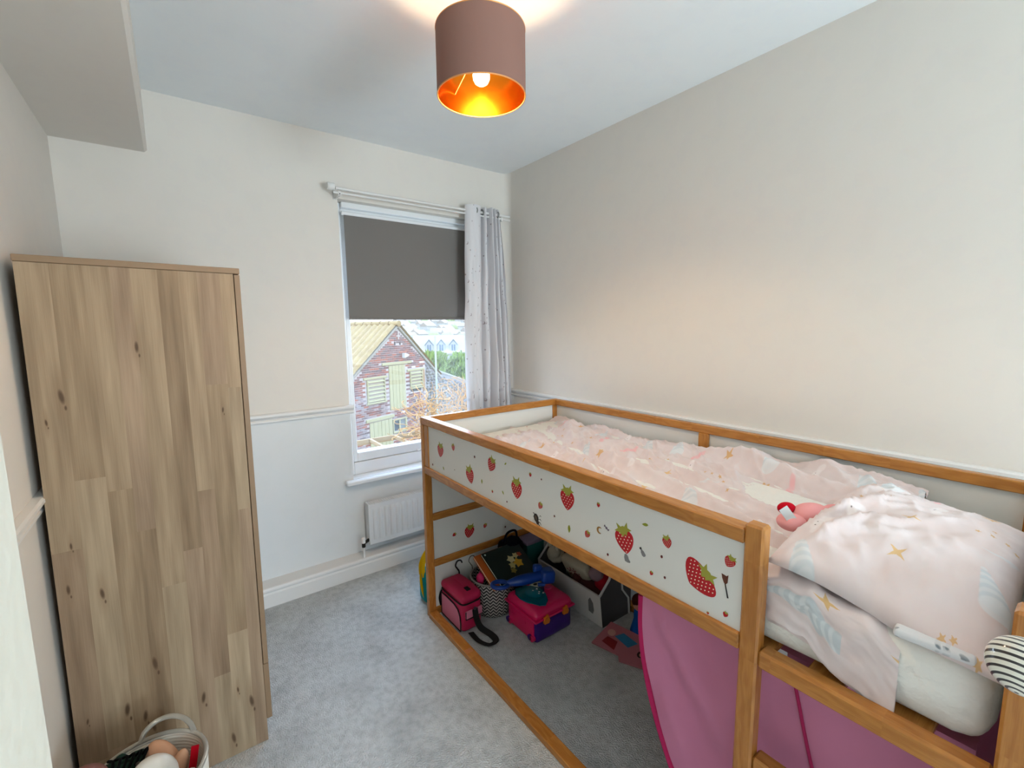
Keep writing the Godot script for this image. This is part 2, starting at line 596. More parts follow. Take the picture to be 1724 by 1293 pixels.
func room() -> void:
	wallbox("floor", Vector3(W - 0.2, -0.2, -0.25), Vector3(0.2, 0, E_ + 0.2), M.carpet, "pale grey fitted carpet covering the whole floor", "floor")
	wallbox("ceiling", Vector3(W - 0.2, H, -0.25), Vector3(0.2, H + 0.2, E_ + 0.2), M.ceiling, "plain white ceiling with a soft rounded edge", "ceiling")
	wallbox("wall_right", Vector3(0, 0, -0.25), Vector3(0.2, H, E_ + 0.2), M.wall, "long bare off-white wall beside the raised bed")
	wallbox("wall_left", Vector3(W - 0.2, 0, -0.25), Vector3(W, H, E_ + 0.2), M.wall, "off-white wall behind the back of the wardrobe")
	var we := S()
	bx(we, Vector3(W, 0, E_), Vector3(-1.25, H, E_ + 0.2), 0.0)
	bx(we, Vector3(-0.15, 0, E_), Vector3(0, H, E_ + 0.2), 0.0)
	bx(we, Vector3(-1.25, 0, E_), Vector3(-0.15, 0.42, E_ + 0.2), 0.0)
	bx(we, Vector3(-1.25, 1.98, E_), Vector3(-0.15, H, E_ + 0.2), 0.0)
	tag(part("wall_end", we, M.wall), "plain wall with an added window behind the viewpoint", "wall", "", "structure")
	var lw := thing("window_2", "white framed unseen window added behind the viewpoint for fill light", "window", Vector3(-0.70, 0.42, E_ + 0.12), "", "structure")  # unseen window, added to let fill light into the room
	we = S()
	for x in [-0.55, 0.505]:
		bx(we, Vector3(x, 0, -0.04), Vector3(x + 0.045, 1.56, 0.04), 0.004)
	for y in [0.0, 1.515]:
		bx(we, Vector3(-0.505, y, -0.04), Vector3(0.505, y + 0.045, 0.04), 0.004)
	part("frame", we, M.upvc, lw)
	# window wall: four blocks round the opening, one mesh
	var st := S()
	bx(st, Vector3(W, 0, -0.25), Vector3(-1.305, H, 0), 0.0)
	bx(st, Vector3(-0.18, 0, -0.25), Vector3(0, H, 0), 0.0)
	bx(st, Vector3(-1.305, 0, -0.25), Vector3(-0.18, 0.607, 0), 0.0)
	bx(st, Vector3(-1.305, 2.447, -0.25), Vector3(-0.18, H, 0), 0.0)
	var wbk := part("wall_back", st, M.wall)
	tag(wbk, "off-white wall holding the tall window", "wall", "", "structure")
	# thin cooler white layer on the wall below the dado rail
	st = S()
	bx(st, Vector3(W, 0.119, -0.001), Vector3(-1.305, 1.09, 0.002), 0.0)
	bx(st, Vector3(-1.305, 0.119, -0.001), Vector3(-0.18, 0.607, 0.002), 0.0)
	bx(st, Vector3(-0.18, 0.119, -0.001), Vector3(0, 1.09, 0.002), 0.0)
	part("lower_layer", st, paint(Color(0.88, 0.892, 0.895), 31), wbk)
	# coved corners where plaster rounds off
	st = S()
	var cove := func(a: Vector3, b: Vector3, n1: Vector3, n2: Vector3, r: float) -> void:
		st.set_smooth_group(0)
		for k in 6:
			var t0 := PI / 2 * k / 6.0
			var t1 := PI / 2 * (k + 1) / 6.0
			var p0 := (n1 * (1.0 - cos(t0)) + n2 * (1.0 - sin(t0))) * r
			var p1 := (n1 * (1.0 - cos(t1)) + n2 * (1.0 - sin(t1))) * r
			quad(st, a + p0, b + p0, b + p1, a + p1, n1 + n2)
		st.set_smooth_group(FLAT)
	cove.call(Vector3(0, 0.0, 0), Vector3(0, H, 0), Vector3.LEFT, Vector3.BACK, 0.06)
	tag(part("trim_5", st, M.wall), "rounded plaster in the corner by the curtain", "trim", "", "structure")
	st = S()
	cove.call(Vector3(0, H, 0), Vector3(0, H, E_), Vector3.LEFT, Vector3.DOWN, 0.045)
	cove.call(Vector3(W, H, 0), Vector3(0, H, 0), Vector3.BACK, Vector3.DOWN, 0.035)
	tag(part("trim_6", st, M.ceiling), "rounded plaster edge round the top of the walls", "trim", "", "structure")
	# boxed beam along the left of the ceiling
	st = S()
	bx(st, Vector3(W - 0.05, 2.526, -0.05), Vector3(-2.222, H + 0.05, E_ + 0.05), 0.012)
	tag(part("trim_1", st, M.wall), "boxed-in white beam along the ceiling above the wardrobe", "beam", "", "structure")
	# dado rails
	var dado := [Vector2(0, 1.086), Vector2(0.010, 1.088), Vector2(0.016, 1.094), Vector2(0.016, 1.101), Vector2(0.010, 1.106), Vector2(0.012, 1.112), Vector2(0.022, 1.119), Vector2(0.028, 1.128), Vector2(0.028, 1.138), Vector2(0.022, 1.144), Vector2(0, 1.144)]
	tag(moulding("trim_2", dado, Vector3(W, 0, 0), Vector3(-1.282, 0, 0), Vector3.BACK, M.trim), "moulded white dado rail on the wall left of the window", "rail", "", "structure")
	tag(moulding("trim_3", dado, Vector3(0, 0, 0), Vector3(0, 0, E_), Vector3.LEFT, M.trim), "moulded white dado rail just above the back rail of the bed", "rail", "", "structure")
	tag(moulding("trim_4", dado, Vector3(W, 0, 0.3), Vector3(W, 0, 2.7), Vector3.RIGHT, M.trim), "moulded white dado rail on the left wall beside the dark gap", "rail", "", "structure")
	tag(moulding("trim_7", dado, Vector3(-0.16, 0, 0), Vector3(0, 0, 0), Vector3.BACK, M.trim), "short white dado rail behind the curtain", "rail", "", "structure")
	# boxed pipe ledge with moulded front
	var led := [Vector2(0, 0), Vector2(0.117, 0), Vector2(0.117, 0.078), Vector2(0.112, 0.082), Vector2(0.108, 0.088), Vector2(0.112, 0.094), Vector2(0.117, 0.098), Vector2(0.117, 0.108), Vector2(0.113, 0.116), Vector2(0.106, 0.119), Vector2(0, 0.119)]
	tag(moulding("baseboard_back", led, Vector3(W, 0, 0), Vector3(0, 0, 0), Vector3.BACK, M.trim), "deep white boxed skirting ledge under the window", "skirting", "", "structure")
	var skt := [Vector2(0, 0), Vector2(0.016, 0), Vector2(0.016, 0.09), Vector2(0.008, 0.11), Vector2(0, 0.12)]
	tag(moulding("baseboard_right", skt, Vector3(0, 0, 0.1), Vector3(0, 0, E_), Vector3.LEFT, M.trim), "white skirting board behind the bed", "skirting", "", "structure")
	tag(moulding("baseboard_left", skt, Vector3(W, 0, 0.1), Vector3(W, 0, 2.7), Vector3.RIGHT, M.trim), "white skirting board behind the wardrobe", "skirting", "", "structure")
	# projecting white upright at the left of the frame
	st = S()
	bx(st, Vector3(W, 0, 2.70), Vector3(-2.261, 2.05, 2.80), 0.004)
	tag(part("trim_8", st, paint(Color(0.845, 0.845, 0.805), 41, 0.5, 0.05, 3.0)), "pale painted upright close by at the left edge", "frame", "", "structure")
	# open door leaf just past the right edge, with the striped knob on its face
	var door := thing("door_1", "white open cupboard door with a black and white striped knob", "door", Vector3(-1.655, 0, 2.985), "", "structure")
	st = S()
	bx(st, Vector3(0, 0.01, 0), Vector3(0.022, 1.46, 0.38), 0.003)
	part("leaf", st, M.trim, door)
	st = S()
	tube(st, [Vector3(0.0, 1.3655, -0.012 + 0.03), Vector3(-0.006, 1.3655, 0.018)], 0.012, 16)
	part("knob_base", st, mat(Color(0.7, 0.66, 0.55), 0.3, 1.0), door)
	var km := mat(Color.WHITE, 0.08)
	km.clearcoat_enabled = true
	var ki := Image.create(8, 256, false, Image.FORMAT_RGB8)
	for y in 256:
		var f := fposmod(y / 256.0 * 13.0 + 0.3, 1.0)
		for x in 8: ki.set_pixel(x, y, Color(0.03, 0.03, 0.06) if f < 0.36 else Color(0.88, 0.88, 0.84))
	km.albedo_texture = tex_of(ki)
	st = S()
	var ny := Vector3(0.74, 0.67, 0.05).normalized()
	var nx := ny.cross(Vector3.BACK).normalized()
	var tilt := Basis(nx, ny, nx.cross(ny))
	blob(st, Vector3(-1.678 + 1.655, 1.365, 2.973 - 2.985), Vector3.ONE * 0.022, 40, 28, null, tilt)
	var kn := part("knob", st, km, door)
	kn.set_meta("label", "round glossy black and white striped knob")

func window_side() -> void:
	# ---- window
	var w := thing("window_1", "tall white framed window looking out on a brick barn", "window", Vector3(-0.8025, 0.607, -0.1), "", "structure")
	var X0 := -0.5025
	var X1 := 0.5025
	var fr := func(lo: Vector3, hi: Vector3, st: SurfaceTool, bev := 0.004) -> void:
		bx(st, lo - Vector3(-0.8025, 0.607, -0.1), hi - Vector3(-0.8025, 0.607, -0.1), bev)
	var st := S()
	fr.call(Vector3(-1.305, 0.637, -0.18), Vector3(-1.268, 2.447, -0.085), st)
	fr.call(Vector3(-0.217, 0.637, -0.18), Vector3(-0.18, 2.447, -0.085), st)
	fr.call(Vector3(-1.268, 0.637, -0.18), Vector3(-0.217, 0.722, -0.085), st)
	fr.call(Vector3(-1.268, 2.412, -0.18), Vector3(-0.217, 2.447, -0.05), st)
	fr.call(Vector3(-1.268, 2.385, -0.18), Vector3(-0.217, 2.412, -0.085), st)
	part("frame", st, M.upvc, w)
	st = S()
	fr.call(Vector3(-1.268, 0.724, -0.17), Vector3(-1.237, 2.385, -0.095), st)
	fr.call(Vector3(-0.248, 0.724, -0.17), Vector3(-0.217, 2.385, -0.095), st)
	fr.call(Vector3(-1.237, 0.724, -0.17), Vector3(-0.248, 0.787, -0.095), st)
	fr.call(Vector3(-1.237, 2.34, -0.17), Vector3(-0.248, 2.385, -0.095), st)
	part("sash", st, M.upvc, w)
	var glass := mat(Color(1, 1, 1, 0.04), 0.02)
	glass.transparency = BaseMaterial3D.TRANSPARENCY_ALPHA
	st = S()
	fr.call(Vector3(-1.237, 0.787, -0.134), Vector3(-0.248, 2.34, -0.130), st, 0.0)
	part("pane", st, glass, w)
	st = S()
	fr.call(Vector3(-1.305, 0.607, -0.18), Vector3(-0.18, 0.637, 0.0), st, 0.0)
	fr.call(Vector3(-1.362, 0.607, 0.0), Vector3(-0.123, 0.637, 0.052), st, 0.006)
	part("window_sill", st, M.upvc, w)
	st = S()
	fr.call(Vector3(-0.80, 0.726, -0.095), Vector3(-0.77, 0.742, -0.075), st)
	part("catch", st, M.upvc, w)
	# ---- roller blind
	var b := thing("roller_blind", "dark grey roller blind pulled halfway down the window", "blind", Vector3(-0.80, 1.70, -0.032))
	var bm := cloth(Color(0.48, 0.465, 0.45), 0.95)
	bm.heightmap_enabled = true
	bm.heightmap_texture = noise_tex(0.2, 77, 256, 2)
	bm.heightmap_scale = 0.02
	tri_map(bm, 6.0)
	st = S()
	grid(st, 24, 24, func(u: float, v: float) -> Vector3: return Vector3(lerpf(-0.463, 0.58, u), lerpf(0.015, 0.662, v), 0.004 * sin(u * 5.0) * (1.0 - v) + 0.001), Vector3.BACK)
	grid(st, 24, 24, func(u: float, v: float) -> Vector3: return Vector3(lerpf(-0.463, 0.58, u), lerpf(0.015, 0.662, v), 0.004 * sin(u * 5.0) * (1.0 - v) - 0.0008), Vector3.FORWARD)
	part("fabric", st, bm, b)
	st = S()
	bx(st, Vector3(-0.463, 0.0, -0.006), Vector3(0.58, 0.018, 0.006), 0.004)
	part("bottom_bar", st, bm, b)
	st = S()
	tube(st, [Vector3(-0.475, 0.672, -0.004), Vector3(0.585, 0.672, -0.004)], 0.012, 16)
	part("roller", st, M.upvc, b)
	st = S()
	for k in 34:
		blob(st, Vector3(-0.482, 0.62 - k * 0.018, 0.004), Vector3.ONE * 0.0022, 6, 4)
	part("pull_chain", st, M.upvc, b)
	# ---- curtain pole
	var cp := thing("curtain_pole", "slim white double curtain pole above the window", "curtain pole", Vector3(-0.72, 2.482, 0.09))
	st = S()
	tube(st, [Vector3(-0.62, 0, 0), Vector3(0.68, 0, 0)], 0.0085, 14)
	part("rod", st, M.trim, cp)
	st = S()
	tube(st, [Vector3(-0.635, -0.026, 0.004), Vector3(0.68, -0.026, 0.004)], 0.0065, 12)
	part("rod", st, M.trim, cp)
	st = S()
	tube(st, [Vector3(-0.668, 0.006, 0), Vector3(-0.664, 0.006, 0), Vector3(-0.63, 0.006, 0), Vector3(-0.626, 0.006, 0)], [0.018, 0.0215, 0.0215, 0.018], 20)
	part("finial", st, M.trim, cp)
	for x in [-0.60, 0.60]:
		st = S()
		bx(st, Vector3(x - 0.012, -0.045, -0.09), Vector3(x + 0.012, 0.02, -0.082), 0.002)
		bx(st, Vector3(x - 0.009, -0.042, -0.085), Vector3(x + 0.009, -0.014, 0.014), 0.003)
		part("bracket", st, M.trim, cp)
	st = S()
	tube(st, [Vector3(-0.60, -0.034, 0.012), Vector3(-0.60, -0.034, 0.0155)], 0.0035, 10)
	part("screw", st, M.dark, cp)
	# ---- curtain
	var cu := thing("curtain", "pale grey-white eyelet curtain gathered in the corner beside the window", "curtain", Vector3(-0.24, 0.66, 0.09))
	var cm := cloth(Color(0.85, 0.835, 0.83), 0.95)
	cm.backlight_enabled = true
	cm.backlight = Color(0.35, 0.35, 0.36)
	var ci := Image.create(512, 1024, false, Image.FORMAT_RGB8)
	ci.fill(Color(0.87, 0.865, 0.875))
	var r := RandomNumberGenerator.new()
	r.seed = 12
	for k in 190:
		var c := Vector2(r.randf() * 512, r.randf() * 1024)
		if k % 4 == 0:
			disc(ci, c.x, c.y, 5.5, 7, Color(0.55, 0.50, 0.51), 0.8, 0.25)
			disc(ci, c.x - 2.5, c.y - 2, 5, 6.5, Color(0.87, 0.865, 0.875), 1.0, 0.2)
		else:
			disc(ci, c.x, c.y, 2.6, 3.4, Color(0.58, 0.54, 0.55), 0.8, 0.3)
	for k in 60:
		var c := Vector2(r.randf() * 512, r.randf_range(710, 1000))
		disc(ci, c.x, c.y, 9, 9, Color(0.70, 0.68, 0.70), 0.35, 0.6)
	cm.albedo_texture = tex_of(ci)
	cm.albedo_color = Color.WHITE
	var top := PackedFloat32Array([-0.437, -0.305, -0.280, -0.258, -0.238, -0.220, -0.202, -0.186, -0.168, -0.152, -0.140])
	var bot := PackedFloat32Array([-0.470, -0.325, -0.288, -0.250, -0.215, -0.180, -0.145, -0.110, -0.075, -0.045, -0.012])
	var cn := noise(1.0, 8, 2)
	var cf := func(off: float) -> Callable:
		return func(u: float, v: float) -> Vector3:
			var t := (u / 0.28 if u < 0.28 else 1.0 + (u - 0.28) / 0.72 * 8.999)
			var k := int(t)
			var f := t - k
			var y := lerpf(2.518, 0.66, v)
			var x := lerpf(lerpf(top[k], top[k + 1], f), lerpf(bot[k], bot[k + 1], f), pow(v, 0.75))
			var amp := (0.045 if k == 0 else 0.034 + 0.014 * sin(k * 2.1)) * lerpf(1.0, 1.3, v)
			var z := pow(absf(sin(f * PI)), 0.55 if k == 0 else 0.8) * amp * (1.0 if k % 2 == 0 else -1.0)
			z += cn.get_noise_2d(u * 9.0, v * 2.5) * 0.016 * smoothstep(0.0, 0.3, v)
			x += cn.get_noise_2d(u * 5.0 + 30.0, v * 3.0) * 0.010 * smoothstep(0.0, 0.3, v)
			return Vector3(minf(x, -0.008) + 0.24, y - 0.66, z + off)
	st = S()
	grid(st, 150, 60, cf.call(0.0009), Vector3.BACK)
	grid(st, 150, 60, cf.call(-0.0009), Vector3.FORWARD)
	part("fabric", st, cm, cu)
	for e in [[-0.366, 0.030, 1.0], [-0.292, -0.002, 1.0], [-0.160, 0.006, 1.0]]:
		st = S()
		var ring := []
		for k in 21: ring.append(Vector3(e[0] + 0.24 + 0.004 * sin(TAU * k / 20.0), 1.820 + 0.022 * cos(TAU * k / 20.0), e[1] + 0.020 * sin(TAU * k / 20.0)))
		tube(st, ring, 0.0045, 8, false)
		part("eyelet", st, mat(Color(0.55, 0.56, 0.55), 0.3, 0.8), cu)
	# ---- radiator
	var ra := thing("radiator", "white fluted panel radiator below the windowsill", "radiator", Vector3(-0.80, 0.185, 0.07))
	var rm := mat(Color(0.87, 0.875, 0.88), 0.3)
	st = S()
	bx(st, Vector3(-0.44, 0.0, 0.012), Vector3(0.44, 0.282, 0.022), 0.004)
	bx(st, Vector3(-0.44, 0.0, -0.04), Vector3(0.44, 0.282, -0.032), 0.003)
	part("panel", st, rm, ra)
	for k in 21:
		st = S()
		var x := -0.405 + k * 0.0405
		grid(st, 6, 10, func(u: float, v: float) -> Vector3:
			var q := minf(1.0, 8.0 * minf(v, 1.0 - v))
			return Vector3(x + (u - 0.5) * 0.032, lerpf(0.028, 0.258, v), 0.0205 + 0.009 * pow(sin(u * PI), 0.5) * sqrt(q)), Vector3.BACK)
		part("flute", st, rm, ra)
	st = S()
	bx(st, Vector3(-0.448, 0.004, -0.042), Vector3(-0.436, 0.288, 0.024), 0.003)
	part("side_panel", st, rm, ra)
	st = S()
	bx(st, Vector3(0.436, 0.004, -0.042), Vector3(0.448, 0.288, 0.024), 0.003)
	part("side_panel", st, rm, ra)
	st = S()
	for z in [-0.036, -0.022, -0.010, 0.002, 0.018]:
		bx(st, Vector3(-0.436, 0.280, z), Vector3(0.436, 0.287, z + 0.0045), 0.001)
	for k in 56:
		bx(st, Vector3(-0.43 + k * 0.0155, 0.280, -0.036), Vector3(-0.4245 + k * 0.0155, 0.286, 0.02), 0.0)
	part("grille", st, rm, ra)
	st = S()
	tube(st, [Vector3(-0.492, -0.066, 0.028), Vector3(-0.492, 0.012, 0.028)], 0.0085, 12)
	part("pipe", st, M.trim, ra)
	st = S()
	tube(st, [Vector3(-0.492, 0.006, 0.028), Vector3(-0.492, 0.036, 0.028)], 0.0125, 6)
	tube(st, [Vector3(-0.492, 0.03, 0.026), Vector3(-0.442, 0.036, 0.0)], 0.0105, 6)
	part("valve", st, mat(Color(0.17, 0.17, 0.16), 0.4, 0.7), ra)
	st = S()
	tube(st, [Vector3(-0.492, 0.036, 0.028), Vector3(-0.492, 0.066, 0.028), Vector3(-0.492, 0.072, 0.028)], [0.013, 0.013, 0.010], 14)
	part("valve_cap", st, M.trim, ra)

func pendant() -> void:
	var C := Vector3(-1.285, 2.418, 1.617)
	var o := thing("pendant_lamp", "dusky pink drum lampshade with a golden lining under the ceiling", "lamp", C)
	var R := 0.150
	var HS := 0.205
	var outer := cloth(Color(0.545, 0.415, 0.375), 0.95)
	var st := S()
	lathe(st, [Vector2(R, 0), Vector2(R, HS * 0.5), Vector2(R, HS)], 72)
	part("shade", st, outer, o)
	var gold := mat(Color(0.82, 0.49, 0.10), 0.20, 1.0)
	st = S()
	lathe(st, [Vector2(R - 0.002, 0.0), Vector2(R - 0.002, HS * 0.5), Vector2(R - 0.002, HS)], 72, Transform3D.IDENTITY, true, true)
	part("lining", st, gold, o)
	var rim := mat(Color(0.86, 0.60, 0.36), 0.4, 0.3)
	for y in [0.0, HS]:
		st = S()
		var ring := []
		for k in 73: ring.append(Vector3(cos(TAU * k / 72.0) * (R - 0.001), y, sin(TAU * k / 72.0) * (R - 0.001)))
		tube(st, ring, 0.0022, 8, false)
		part("rim", st, rim, o)
	st = S()
	for k in 3:
		var a := TAU * k / 3.0 + 0.4
		tube(st, [Vector3(cos(a) * 0.02, 0.155, sin(a) * 0.02), Vector3(cos(a) * (R - 0.003), 0.06, sin(a) * (R - 0.003))], 0.0016, 6)
	part("spider", st, rim, o)
	var bulb := mat(Color(1, 0.95, 0.85), 0.4)
	bulb.emission_enabled = true
	bulb.emission = Color(1.0, 0.86, 0.62)
	bulb.emission_energy_multiplier = 9.0
	st = S()
	lathe(st, [Vector2(0, 0.035), Vector2(0.012, 0.037), Vector2(0.022, 0.044), Vector2(0.028, 0.056), Vector2(0.029, 0.068), Vector2(0.025, 0.085), Vector2(0.017, 0.105), Vector2(0.013, 0.118)], 24)
	part("bulb", st, bulb, o)
	st = S()
	lathe(st, [Vector2(0.013, 0.116), Vector2(0.019, 0.118), Vector2(0.019, 0.165), Vector2(0.008, 0.18), Vector2(0.0, 0.18)], 20)
	part("lamp_holder", st, M.trim, o)
	st = S()
	tube(st, [Vector3(0, 0.18, 0), Vector3(0, H - C.y - 0.02, 0)], 0.0035, 8)
	part("cord", st, M.trim, o)
	st = S()
	lathe(st, [Vector2(0.0, H - C.y - 0.03), Vector2(0.03, H - C.y - 0.028), Vector2(0.045, H - C.y - 0.008), Vector2(0.046, H - C.y)], 28)
	part("ceiling_rose", st, M.trim, o)
	# the frosted end of the bulb throws most of the light down, its sides a little upwards
	var l := SpotLight3D.new()
	l.name = "pendant_bulb_light"
	l.position = C + Vector3(0, 0.062, 0)
	l.rotation = Vector3(-PI / 2, 0, 0)
	l.spot_angle = 85.0
	l.spot_angle_attenuation = 1.0
	l.spot_range = 12.0
	l.spot_attenuation = 2.0
	var l2 := OmniLight3D.new()
	l2.name = "pendant_bulb_side_light"
	l2.position = C + Vector3(0, 0.066, 0)
	l2.omni_range = 12.0
	l2.omni_attenuation = 2.0
	for q in [[l, 0.42], [l2, 0.16]]:
		q[0].light_color = Color(1.0, 0.87, 0.70)
		q[0].light_energy = q[1]
		q[0].light_size = 0.025
		q[0].shadow_enabled = true
		add_child(q[0])

func wardrobe() -> void:
	var o := thing("wardrobe", "tall pale oak-effect wardrobe with knots standing against the left wall", "wardrobe", Vector3(-2.004, 0.0, 1.088))
	o.rotation.z = -0.009
	var Z0 := -0.80
	var st := S()
	# side panel towards the camera, its print running upwards
	var side := func(z0: float, z1: float, s: SurfaceTool) -> void:
		bx(s, Vector3(-0.558, 0.0, z0), Vector3(-0.022, 1.838, z1), 0.0015)
	st = S()
	var q := [Vector3(-0.558, 0, 0), Vector3(-0.020, 0, 0), Vector3(-0.020, 1.837, 0), Vector3(-0.558, 1.837, 0)]
	quad(st, q[0], q[1], q[2], q[3], Vector3.BACK, Vector2(0, 1), Vector2(1, 1), Vector2(1, 0), Vector2(0, 0))
	for e in [[0, 1], [1, 2], [2, 3], [3, 0]]:
		var a: Vector3 = q[e[0]]
		var b: Vector3 = q[e[1]]
		quad(st, a, b, b + Vector3(0, 0, -0.018), a + Vector3(0, 0, -0.018), (a + b) / 2.0 - Vector3(-0.293, 0.92, 0), Vector2(0.1, 0.1), Vector2(0.12, 0.1), Vector2(0.12, 0.9), Vector2(0.1, 0.9))
	quad(st, q[0] + Vector3(0, 0, -0.018), q[1] + Vector3(0, 0, -0.018), q[2] + Vector3(0, 0, -0.018), q[3] + Vector3(0, 0, -0.018), Vector3.FORWARD)
	part("side_panel", st, M.stave, o)
	st = S()
	side.call(Z0, Z0 + 0.018, st)
	part("side_panel", st, M.stave_edge, o)
	box_part("top_panel", Vector3(-0.560, 1.838, Z0 - 0.002), Vector3(0.0, 1.858, 0.002), M.stave_edge, o, 0.0015)
	box_part("back_panel", Vector3(-0.555, 0.05, Z0 + 0.018), Vector3(-0.551, 1.838, -0.018), M.stave_edge, o, 0.0)
	box_part("plinth", Vector3(-0.04, 0.0, Z0 + 0.018), Vector3(-0.024, 0.07, -0.018), M.stave_edge, o, 0.001)
	box_part("base_panel", Vector3(-0.549, 0.07, Z0 + 0.018), Vector3(-0.024, 0.088, -0.018), M.stave_edge, o, 0.001)
	box_part("drawer_front", Vector3(-0.0195, 0.09, Z0 + 0.001), Vector3(0.0, 0.325, -0.001), M.stave_edge, o, 0.001)
	for k in 2:
		var d := box_part("door", Vector3(-0.0175, 0.328, Z0 + 0.001 + k * 0.4), Vector3(0.0, 1.835, Z0 + 0.397 + k * 0.4 + (0.002 if k == 1 else 0.0)), M.stave_edge, o, 0.001)
		var hs := S()
		tube(hs, [Vector3(0.0, 0.98, Z0 + 0.37 + k * 0.06), Vector3(0.02, 0.98, Z0 + 0.37 + k * 0.06), Vector3(0.02, 1.10, Z0 + 0.37 + k * 0.06), Vector3(0.0, 1.10, Z0 + 0.37 + k * 0.06)], 0.005, 8)
		part("handle", hs, mat(Color(0.6, 0.6, 0.6), 0.3, 1.0), d)

# ---------------------------------------------------------------- stickers
func berry_poly(wide: float) -> PackedVector2Array:
	var out := PackedVector2Array()
	for k in 28:
		var a := TAU * k / 28.0
		var s := sin(a)
		var half := 0.43 * wide * pow(clampf((s + 1.0) / 2.0, 0.0, 1.0), 0.30) * (1.0 if s < 0.6 else 1.0 - 0.15 * (s - 0.6))
		out.append(Vector2(cos(a) * half, -0.08 + (s * 0.42 if s < 0 else s * 0.36)))
	return out

func leaf_crown() -> PackedVector2Array:
	var out := PackedVector2Array()
	var tips := [Vector2(-0.27, 0.20), Vector2(-0.17, 0.44), Vector2(0.02, 0.36), Vector2(0.17, 0.48), Vector2(0.28, 0.24), Vector2(0.10, 0.06), Vector2(0.0, 0.02)]
	var val := [Vector2(-0.15, 0.28), Vector2(-0.06, 0.33), Vector2(0.07, 0.34), Vector2(0.17, 0.31), Vector2(0.15, 0.19), Vector2(0.05, 0.12), Vector2(-0.13, 0.16)]
	for k in tips.size():
		out.append(tips[k] * Vector2(1.25, 1.0)); out.append(val[k] * Vector2(1.2, 1.0))
	return out

func ell(c: Vector2, rx: float, ry: float, ang := 0.0, n := 12) -> PackedVector2Array:
	var out := PackedVector2Array()
	for k in n:
		out.append(c + Vector2(cos(TAU * k / n) * rx, sin(TAU * k / n) * ry).rotated(ang))
	return out

